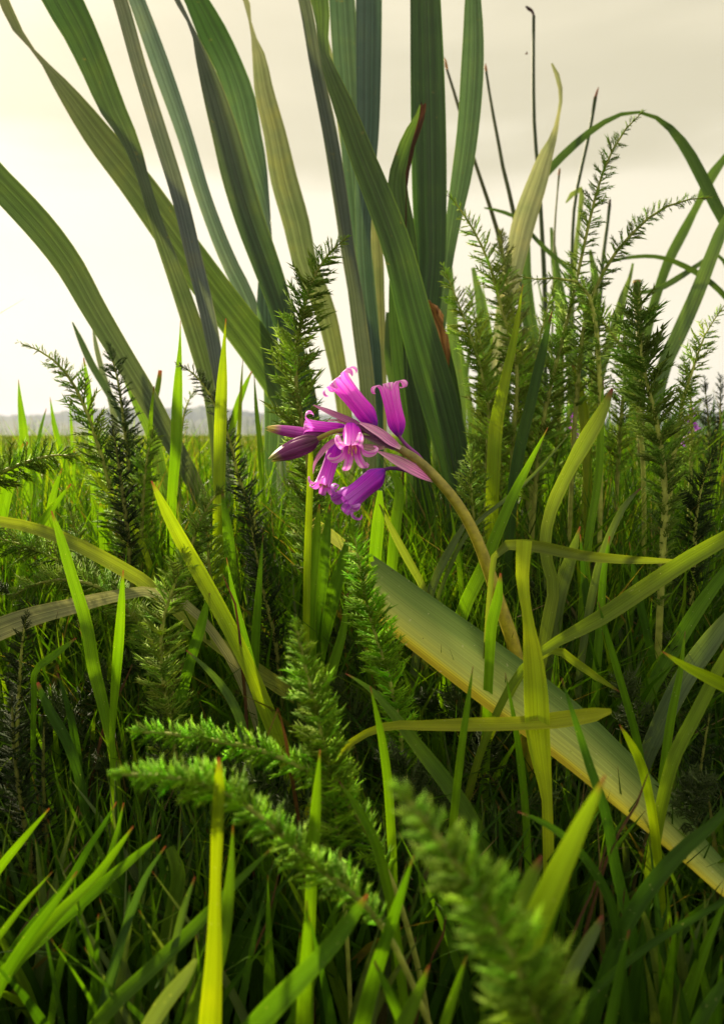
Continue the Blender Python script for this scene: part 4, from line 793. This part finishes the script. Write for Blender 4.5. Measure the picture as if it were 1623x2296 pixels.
# broad leaves lying in the grass
blade([(822, 1296, 90), (885, 1352, 114), (980, 1424, 128), (1135, 1540, 138), (1230, 1612, 130), (1311, 1678, 120), (1461, 1815, 96), (1561, 1916, 72), (1621, 1975, 62), (1700, 2045, 52), (1770, 2110, 46)], (.325, .22), (1, 1, 1),
      'huge fallen strap leaf, grey-green with one yellow margin, lying across the grass', 0.62, 0.12, 'fallen_leaf', 'fallen_leaf', 'leaf', None, .04, 60)
blade([(1370, 1594, 10), (1345, 1600, 26), (1280, 1611, 36), (1170, 1622, 30), (1050, 1625, 29), (950, 1627, 22), (870, 1628, 18), (810, 1650, 16)], (.235, .26), (0.38, 0.42, 0.02),
      'yellow blade lying level across the fallen leaf', -.2, .3, 'grass_plain', name='fallen_leaf', cat='leaf')
blade([(1512, 1258, 8), (1420, 1255, 18), (1310, 1246, 24), (1190, 1223, 26), (1140, 1220, 24), (1112, 1236, 16), (1104, 1265, 12), (1100, 1300, 12)], .30, (0.19, 0.235, 0.06),
      'pale green leaf bent over level beside the bluebell stem', .3, .3, 'grass_plain', name='bent_leaf', cat='leaf')
blade([(1720, 1150, 18), (1640, 1198, 30), (1540, 1256, 36), (1440, 1322, 38), (1335, 1392, 34), (1240, 1444, 22), (1190, 1480, 18)], .28, (0.19, 0.27, 0.02),
      'diagonal yellow-green leaf with yellow streaks rising past the stout-stemmed frond', -.1, .25, 'grass_plain', name='bent_leaf', cat='leaf')
blade([(-4, 1412, 52), (80, 1380, 43), (170, 1358, 35), (260, 1336, 27), (330, 1326, 22), (400, 1345, 20)], .32, (0.38, 0.38, 0.20),
      'pale straw-coloured torn leaf lying level in the grass', .1, .2, 'pale_leaf', name='fallen_leaf', cat='leaf')
blade([(-30, 1164, 22), (60, 1180, 25), (160, 1215, 29), (250, 1262, 31), (325, 1306, 31), (400, 1370, 29), (470, 1430, 30), (550, 1487, 34), (630, 1542, 33), (705, 1600, 30)], (.33, .34), (0.24, 0.29, 0.04),
      'long arching yellow-green leaf sinking into the grass behind the lime slanting blade', .2, .25, 'grass_plain', name='bent_leaf', cat='leaf')
blade([(690, 1160, 14), (720, 1185, 26), (760, 1215, 24), (800, 1250, 22)], .40, (0.33, 0.36, 0.2), 'pale dry leaf lying behind the sheaf under the blossoms', .2, .2, name='fallen_leaf', cat='leaf')

# dry red-brown wisps
for i, (a, b, c_) in enumerate([((600, 1650), (620, 1600), (545, 0)), ((1452, 1735), (1385, 1870), (0, 0)), ((1400, 1990), (1350, 2240), (0, 0)), ((1000, 2050), (985, 2110), (0, 0)), ((625, 1960), (560, 2160), (0, 0)), ((500, 1290), (530, 1370), (0, 0)), ((297, 1490), (272, 1545), (0, 0)), ((1500, 2060), (1490, 2240), (0, 0)), ((1360, 1890), (1290, 2080), (0, 0))]):
    dd = .30 if a[1] < 1600 else .22
    mid = ((a[0] + b[0]) / 2 + 8, (a[1] + b[1]) / 2)
    A = trace([(a[0], a[1], 2), (mid[0], mid[1], 5), (b[0], b[1], 5)], dd, 0, top=False)
    root = A[-1, :3].copy(); root[2] = 0; A[:, :3] -= root
    o = link('dry_wisp', ribbon('dry_wisp', A, 14, 'dry_leaf', 3, .4, .2, ref=CAM - root), None, (0.13, 0.065, 0.03), root)
    tag(o, 'thin red-brown dead grass wisp in the shade between the blades', 'dead grass', 'dead grass wisps')

# ------------------------------------------------------------------ bluebell
BD = 0.325
def bl(x, y, d=BD): return P(x, y, d)
b_root_rows = trace([(800, 960, 7), (835, 973, 11), (868, 992, 15), (903, 1010, 18), (940, 1035, 21), (985, 1080, 23), (1022, 1125, 24), (1060, 1190, 25), (1092, 1270, 27), (1122, 1360, 29), (1150, 1445, 31), (1165, 1520, 31)], (BD, .31), 0, top=False)
BR = b_root_rows[-1, :3].copy(); BR[2] = 0
bell = thing('bluebell', BR, 'drooping purple-pink bluebell in blossom on an arched olive stem', 'flower')
def rel(rows):
    r_ = np.array(rows, float); r_[:, :3] -= BR; return r_
link('stem', tube('stem', rel(b_root_rows[:, :4]), 46, 'bluebell_stem', 12), bell)

def petal_mesh(prof, width, phi, e1, e2, ax, base, mat='petal', inner=0.0, k=7):
    """prof: rows (axial, radial, arc half-width) along the petal from its base to its tip"""
    pr = np.asarray(prof, float); n = len(pr)
    u = np.linspace(-1, 1, k); verts = []
    for i in range(n):
        z, r_, hw = pr[i]
        # the petal follows the tube while its radius is small, and flattens where it leaves it
        R0 = max(width, 1e-5)
        for uu in u:
            lat = hw * uu
            ang = lat / R0
            ridge = 0.17 * R0 * (1 - abs(uu)) ** 1.5
            rr = r_ - R0 * (1 - math.cos(ang)) * 0.9 + ridge + inner
            rad_dir = math.cos(phi) * e1 + math.sin(phi) * e2
            tan_dir = -math.sin(phi) * e1 + math.cos(phi) * e2
            verts.append(base + ax * z + rad_dir * rr + tan_dir * (R0 * math.sin(ang) if abs(ang) < 1.4 else lat))
    t = np.linspace(0, 1, n)
    uv = np.stack([np.tile((u + 1) / 2, n), np.repeat(t, k)], axis=1)
    return mesh_from('petal', np.array(verts), grid_faces(n, k), uv, mat)

def floret(base_px, mouth_px, rad_px, curl=1.0, curl_r=0.55, d0=BD, d1=BD, tint=(1, 1, 1), spin=0.3, flare=1.0, petals=range(6), anthers=False, curls=None, tiplen=1.0, name='flower', mat='petal', parent=bell):
    b = P(base_px[0], base_px[1], d0); m = P(mouth_px[0], mouth_px[1], d1)
    ax = unit(m - b); ln = np.linalg.norm(m - b); r0 = .88 * rad_px * ppx((d0 + d1) / 2)
    e1 = unit(np.cross(ax, [0.0, 1.0, 0.12])); e2 = np.cross(ax, e1)
    org = b - BR
    # receptacle: a small knob in which the petals sit
    K = np.array([[*(org + ax * r0 * .45), r0 * 1.2], [*(org + ax * r0 * .1), r0 * 1.0], [*(org - ax * r0 * .25), r0 * .5]])
    fl = link(name, tube(name, K, 7, 'petal', 10), parent, (0.45, 0.35, 0.8))
    r_ = random.Random(int(base_px[0] * 7 + base_px[1]))
    for q in petals:
        phi = spin + q * math.pi / 3 + r_.uniform(-.06, .06); inn = -0.10 * r0 if q % 2 else 0.0
        cu = curl * r_.uniform(.82, 1.12) if curls is None else curls[q]
        prof = []
        for s in np.linspace(0, 1, 13):
            rr = r0 * (0.34 + 0.66 * math.sin(min(1, s / .28) * math.pi / 2)) if s < .28 else r0 * (1.0 - .10 * math.sin((s - .28) / .72 * math.pi) + flare * .06 * s)
            prof.append((ln * s, rr, r0 * .66 * (0.55 + .45 * min(1, s / .2)) * (1 - .12 * s)))
        z0, q0 = prof[-1][0], prof[-1][1]; rc = r0 * curl_r * 1.4 * r_.uniform(.9, 1.1); hw0 = prof[-1][2]
        total = cu * 5.0                                    # radians of curl
        ns = 18
        zz, rr, th = z0, q0, 0.0; step = total * rc / ns if total > .3 else .3 * rc / ns
        step = max(step, r0 * 1.5 * tiplen / ns)
        for s in range(1, ns + 1):
            th = total * (s / ns) ** 1.5
            zz += math.cos(th) * step; rr += math.sin(th) * step
            f = s / ns
            prof.append((zz, rr, hw0 * max(0.16, (1 - f ** 4) * (1 - .10 * f))))
        me = petal_mesh(prof, r0, phi, e1, e2, ax, org, mat, inn)
        c = r_.uniform(.88, 1.1)
        link('petal', me, fl, tuple(np.array(tint) * c))
    if anthers:
        for q in range(6):
            phi = spin + q * math.pi / 3 + .2; rd = (math.cos(phi) * e1 + math.sin(phi) * e2) * r0 * .42
            K = np.array([[*(org + rd * 1.15 + ax * (ln + r0 * r_.uniform(.5, .8))), r0 * .16], [*(org + rd * 1.1 + ax * (ln + r0 * .25)), r0 * .26], [*(org + rd + ax * (ln - r0 * .1)), r0 * .22], [*(org + rd * .8 + ax * ln * .7), r0 * .12]])
            link('stamen', tube('stamen', K, 9, 'anther', 6), fl)
    return fl
floret((840, 950), (768, 862), 23, 1.0, .46, tint=(1.15, 1.15, 1.12), spin=.25, d1=BD - .003)
floret((894, 974), (873, 876), 22, 1.0, .44, tint=(1.2, 1.35, 1.15), spin=.55, d0=BD + .004, d1=BD + .001)
floret((787, 953), (790, 1006), 21, .8, .7, tint=(1.1, 1.3, 1.1), spin=.1, d0=BD - .002, d1=BD - .013, flare=2.5, anthers=True)
floret((757, 992), (727, 1082), 18.5, .75, .5, tint=(.9, .8, 1.0), spin=.7, d0=BD + .006, d1=BD - .002, anthers=True)
floret((857, 1057), (782, 1119), 25, .95, .42, tint=(.72, .55, .95), spin=.15, d0=BD - .003, d1=BD - .010)
floret((783, 962), (700, 954), 13, .9, .75, tint=(1.0, .9, 1.05), spin=.5, d0=BD + .004, d1=BD + .002)

def bud(pts, mats, tint, ncl=6, d=BD, seed=1, name='bud'):
    """closed bud: six long folded petals laid round an axis; pts = base .. tip (x, y, radius px)"""
    q = np.array([[*(P(x, y, d) - BR), r_ * ppx(d)] for x, y, r_ in pts]); S = resample(q, 22)
    T = unit(np.gradient(S[:, :3], axis=0)); e1 = unit(np.cross(T, [0, 1, 0.1])); e2 = np.cross(T, e1)
    core = S[:, :4].copy(); core[:, 3] *= 1.5
    b = link(name, tube(name, core[::-1], 22, mats, 12), bell, tint)
    rr = random.Random(seed)
    for k in range(ncl):
        phi = k * 2 * math.pi / ncl + rr.uniform(-.15, .15); tl = rr.uniform(-.05, .30)
        verts, n, kk = [], 22, 6
        u = np.linspace(-1, 1, kk)
        for i in range(n):
            s = i / (n - 1); r_ = S[i, 3]
            tw = phi + .5 * s
            for uu in u:
                a = tw + uu * (.62 if s < .8 else .62 * (1 - (s - .8) / .25))
                rad = r_ * (0.82 + .22 * (1 - abs(uu)) ** .8)
                verts.append(S[i, :3] + T[i] * r_ * tl * 6 * s ** 6 + rad * (math.cos(a) * e1[i] + math.sin(a) * e2[i]))
        uv = np.stack([np.tile((u + 1) / 2, n), np.repeat(np.linspace(0, 1, n), kk)], axis=1)
        link('petal', mesh_from('petal', np.array(verts), grid_faces(n, kk), uv, mats), b, tuple(np.array(tint) * rr.uniform(.75, 1.25)))
    return b
bud([(712, 984, 8), (700, 990, 17), (676, 1000, 22), (650, 1011, 20), (628, 1021, 13), (612, 1029, 5)], 'bud_petal', (1.1, 1.0, 1.0), 6, BD - .004, 3)
bud([(735, 972, 7), (705, 972, 10), (670, 970, 13), (640, 966, 12), (618, 962, 9), (601, 960, 4)], 'bud_petal', (1.8, 1.4, 1.9), 6, BD + .004, 8)
# stalk of the buds and stalks of the single blossoms
def stalk(pts, d=BD, mat='reed_stalk', col=(0.28, 0.28, 0.04)):
    q = np.array([[*(P(x, y, d) - BR), wd * ppx(d)] for x, y, wd in pts])
    link('flower_stalk', tube('flower_stalk', q, 16, mat, 9), bell, col)
stalk([(704, 990, 13), (722, 979, 11), (745, 969, 10), (775, 964, 11), (806, 962, 12)], BD - .002)
stalk([(857, 1055, 8), (868, 1051, 8), (884, 1050, 9), (902, 1053, 9), (930, 1062, 10), (962, 1070, 10)], BD - .002, col=(0.14, 0.03, 0.22))
stalk([(893, 976, 8), (904, 990, 8), (918, 1005, 9), (936, 1020, 9), (948, 1035, 9)], BD + .003, col=(0.36, 0.07, 0.42))
stalk([(842, 952, 7), (850, 966, 7), (866, 980, 8), (880, 994, 8)], BD + .001, col=(0.2, 0.06, 0.2))
stalk([(789, 950, 7), (800, 952, 7), (820, 962, 8), (840, 974, 8)], BD - .001, col=(0.25, 0.12, 0.12))
stalk([(758, 990, 7), (768, 978, 7), (790, 968, 8), (815, 968, 8)], BD + .004, col=(0.25, 0.10, 0.2))
stalk([(786, 962, 8), (800, 960, 8), (815, 963, 8)], BD + .003, col=(0.25, 0.16, 0.1))
def bract(pts, d, tint, roll=.2):
    rows = np.array([[*(P(x, y, d) - BR), wd * ppx(d), roll] for x, y, wd in pts])
    link('bract', ribbon('bract', rows, 22, 'bract', 6, .55, .06, ref=CAM - BR), bell, tint)
bract([(702, 908, 2), (725, 918, 9), (757, 932, 14), (785, 944, 15), (812, 956, 10)], BD - .003, (1.0, .9, .95))
bract([(734, 942, 2), (760, 943, 5), (792, 953, 7), (815, 962, 5)], BD - .001, (1.1, 1.2, .9))
bract([(806, 948, 4), (826, 957, 14), (850, 970, 20), (876, 990, 19), (898, 1005, 8)], BD - .006, (1.9, 2.1, 1.9))
bract([(842, 1010, 2), (866, 1021, 12), (890, 1033, 22), (918, 1048, 26), (945, 1062, 24), (972, 1078, 10)], BD - .006, (1.6, 1.7, 1.55))
bract([(806, 1000, 10), (820, 1002, 13), (840, 1004, 13), (862, 1004, 7)], BD - .005, (1.0, 1.4, .8))
bract([(702, 1062, 1), (706, 1040, 7), (722, 1014, 12), (742, 994, 13), (764, 980, 8)], BD - .006, (1.5, 1.4, 1.4))
bract([(800, 952, 3), (826, 966, 13), (855, 984, 15), (890, 1004, 8)], BD - .0045, (.35, .25, .4))
bract([(806, 975, 3), (835, 984, 11), (862, 996, 12), (892, 1008, 7)], BD - .005, (.4, .45, .4), -.3)

# ------------------------------------------------------------------ two far bluebells
def far_bell(x, y, d, label, n):
    A = trace([(x, y, 5), (x + 2, y + 60, 6), (x + 4, y + 150, 7)], d, 0, top=False)
    root = A[-1, :3].copy(); root[2] = 0
    t = thing('bluebell', root, label, 'flower')
    B = A[:, :4].copy(); B[:, :3] -= root
    link('stem', tube('stem', B, 16, 'bluebell_stem', 6), t)
    r_ = random.Random(n)
    for k in range(n):
        p = P(x + r_.uniform(-10, 8), y + k * 17 - 5, d + r_.uniform(-.005, .005)) - root
        dv = unit(np.array([r_.uniform(-.6, .6), r_.uniform(-.4, 0), -1.0])); L_ = 24 * ppx(d)
        K = np.array([[*(p + dv * L_), L_ * .75], [*(p + dv * L_ * .85), L_ * .48], [*(p + dv * L_ * .35), L_ * .42], [*p, L_ * .2]])
        link('flower', tube('flower', K, 10, 'petal', 8), t, (.75, .6, 1.0))
far_bell(1545, 915, .62, 'small distant purple bluebell behind the stout-stemmed frond', 5)
far_bell(1292, 930, .66, 'tiny distant purple bluebell behind the kinked blade', 3)

# a small insect in the air
ip = P(1180, 121, .7)
ins = thing('insect', ip, 'tiny red-brown flying insect beside the tallest stalk', 'insect')
K = np.array([[-.0016, 0, 0, .0004], [-.0006, 0, .0001, .0011], [.0005, 0, .0002, .0009], [.0014, 0, .0001, .0005]])
link('body', tube('body', K, 9, 'insect_body', 8), ins)
for s in (-1, 1):
    me = mesh_from('wing', [(0, 0, .0005), (.0009, s * .0012, .0011), (-.0002, s * .0018, .0013), (-.0009, s * .0010, .0009)], [(0, 1, 2, 3)], None, 'insect_body')
    link('wing', me, ins)

# ------------------------------------------------------------------ grass tufts and the meadow
def tuft(x_px, d, nb, label, group, seed, cols, up=0):
    r_ = random.Random(seed)
    p = P(x_px, 1148, d); root = np.array([p[0], p[1], 0.0])
    t = thing('grass_tuft', root, label, 'grass tuft', group)
    for k in range(nb):
        ylim = y_limit(d, x_px) - up + r_.uniform(0, 170)
        hmax = P(x_px, ylim, d)[2]
        h = max(.04, hmax)
        a = r_.uniform(0, 6.28); ln = r_.uniform(.05, .5)
        b0 = np.array([r_.uniform(-.012, .012), r_.uniform(-.012, .012), -.003])
        dv = np.array([math.cos(a), math.sin(a) * .6, 0])
        wd = r_.uniform(.0018, .0052)
        rows = []
        for s in np.linspace(1, 0, 6):
            q = b0 + dv * h * ln * s ** 2 + np.array([0, 0, h * s])
            rows.append([*q, wd * min(1, (1 - s) * 2.2 + .02) * (.75 + .25 * s), r_.uniform(-.2, .2)])
        c = cols[r_.randrange(len(cols))]
        link('blade', ribbon('blade', np.array(rows), 16, 'grass_blade', 3, .3, .02, ref=CAM - root), t, tuple(np.array(c) * r_.uniform(.8, 1.2)))
tr_ = random.Random(3)
for i in range(60):
    d = tr_.uniform(.46, .95); x = tr_.uniform(-60, 1690)
    tuft(x, d, tr_.randint(5, 8), 'tuft of upright grass at the foot of the iris leaves and beyond', 'grass tufts around the iris', 500 + i, [G_V, G_L, G_M, G_M])
for i in range(22):
    tuft(tr_.uniform(-40, 660), tr_.uniform(.55, .9), tr_.randint(5, 8), 'tuft of upright grass at the foot of the iris leaves and beyond', 'grass tufts around the iris', 1300 + i, [G_L, G_V, G_L], 25)
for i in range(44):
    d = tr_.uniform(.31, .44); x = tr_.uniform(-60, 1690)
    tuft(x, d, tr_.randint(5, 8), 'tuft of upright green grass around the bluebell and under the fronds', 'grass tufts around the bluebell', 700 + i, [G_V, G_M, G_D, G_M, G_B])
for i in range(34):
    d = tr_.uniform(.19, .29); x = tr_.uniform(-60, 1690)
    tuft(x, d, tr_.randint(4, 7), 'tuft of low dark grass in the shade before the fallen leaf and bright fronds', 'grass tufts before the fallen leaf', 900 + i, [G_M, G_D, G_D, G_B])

def scatter(n, dmin, dmax, spread, hfun, wmin, wmax, m, seed, nc=2):
    g = np.random.default_rng(seed)
    d = np.sqrt(g.uniform(dmin**2, dmax**2, n)); x = g.uniform(-spread, spread, n) * d
    h = hfun(d, g, n) if hfun is not h_near else h_near(d, g, n, x); wd = g.uniform(wmin, wmax, n)
    a = g.uniform(0, 2 * np.pi, n); ln = g.uniform(.05, .75, n)
    dirv = np.stack([np.cos(a), np.sin(a), np.zeros(n)], 1)
    a2 = g.uniform(-.9, .9, n); side = np.stack([np.cos(a2), np.sin(a2), np.zeros(n)], 1)
    s = np.linspace(0, 1, m)[None, :, None]
    base = np.stack([x, d, np.full(n, -.003)], 1)[:, None]
    C = base + dirv[:, None] * (h * ln)[:, None, None] * s**2 + np.array([0, 0, 1.0]) * h[:, None, None] * (s - .22 * (ln[:, None, None]) * s**2)
    W = wd[:, None, None] * np.minimum(1, (1 - s) * 1.9 + .02) / 2
    u = np.linspace(-1, 1, nc)
    nrm = np.cross(side, [0, 0, 1.0])
    V = C[:, :, None] + side[:, None, None] * (W[:, :, :, None] * u[None, None, :, None]) + (nrm[:, None, None] * (W[:, :, :, None] * (.35 * np.abs(u))[None, None, :, None]) if nc > 2 else 0)
    V = V.reshape(-1, 3)
    gf = grid_faces(m, nc)
    F = (gf[None] + (np.arange(n) * m * nc)[:, None, None]).reshape(-1, 4)
    uv = np.stack([np.tile((u + 1) / 2, n * m), np.tile(np.repeat(np.linspace(0, 1, m), nc), n)], 1)
    return V, F, uv
def h_near(d, g, n, x):
    ylim = y_limit(d, 811.5 + FPX * x / d) + g.exponential(150, n) - 10
    dep = d / math.cos(PITCH)
    z = CAM_H + dep * (-math.sin(PITCH) + (1148 - ylim) / FPX * math.cos(PITCH))
    return np.clip(z, .02, .4)
def build_meadow(name, label, mat, sets):
    V, F, U, off = [], [], [], 0
    for args in sets:
        v, f, u = scatter_any(*args); V.append(v); F.append(f + off); U.append(u); off += len(v)
    o = link(name, mesh_from(name, np.concatenate(V), np.concatenate(F), np.concatenate(U), mat))
    tag(o, label, 'grass', kind='stuff')
def shade_ring(n, seed):
    v, f, u = scatter(n, .5, 1.0, 0, lambda d, g, n: g.uniform(.18, .36, n), .003, .006, 6, seed, 3)
    g = np.random.default_rng(seed); k = 18
    a = g.uniform(R(152), R(388), n); r_ = np.sqrt(g.uniform(.27**2, .95**2, n))      # tall grass added unseen beside and behind the camera, to shade the foreground
    bx, by = r_ * np.cos(a), r_ * np.sin(a)
    vv = v.reshape(n, k, 3); b0 = vv[:, :3].mean(1); vv = vv - b0[:, None] + np.stack([bx, by, np.full(n, -.003)], 1)[:, None]
    return vv.reshape(-1, 3), f, u
def scatter_any(*a):
    return shade_ring(*a[1:]) if a[0] == 'shade_ring' else scatter(*a)
build_meadow('meadow_grass', 'dense green meadow grass filling the ground between the plants, plus unseen grass added for shade', 'meadow',
             [('shade_ring', 7500, 77), (9500, .24, .60, .72, h_near, .0010, .0026, 7, 9, 3), (4200, .22, .50, .72, h_near, .0022, .0055, 7, 1, 3), (5600, .50, 1.0, .68, h_near, .0020, .0055, 6, 2, 3), (3800, .7, 1.5, .68, h_near, .0018, .005, 6, 12, 3)])
build_meadow('field_grass', 'yellow-green grass of the open field running out to the hills', 'field',
             [(9000, 1.0, 3.5, .66, lambda d, g, n: g.uniform(.08, .25, n), .003, .007, 5, 3, 2),
              (16000, 3.5, 14, .64, lambda d, g, n: g.uniform(.05, .16, n), .008, .018, 4, 4, 2),
              (14000, 14, 70, .62, lambda d, g, n: g.uniform(.06, .2, n), .03, .08, 3, 5, 2)])

# ------------------------------------------------------------------ the air towards the hills
def build_haze():
    m = bpy.data.materials.new('haze'); m.use_nodes = True; t = m.node_tree; t.nodes.clear()
    pv = N('ShaderNodeVolumePrincipled', t); pv.inputs['Color'].default_value = (0.46, 0.54, 1.0, 1); pv.inputs['Density'].default_value = 0.00017
    pv.inputs['Anisotropy'].default_value = 0.2
    o = N('ShaderNodeOutputMaterial', t); t.links.new(pv.outputs[0], o.inputs['Volume'])
    X, z0, z1 = 2600.0, -3.0, 62.0
    v = [(x, y, z) for z in (z0, z1) for x, y in ((-X, -X), (X, -X), (X, X), (-X, X))]
    f = [(3, 2, 1, 0), (4, 5, 6, 7), (0, 1, 5, 4), (1, 2, 6, 5), (2, 3, 7, 6), (3, 0, 4, 7)]
    me = mesh_from('haze', v, f, None, None, False); me.materials.append(m)
    tag(link('haze', me), 'thin bluish haze in the air towards the hills', 'haze', kind='stuff')
build_haze()
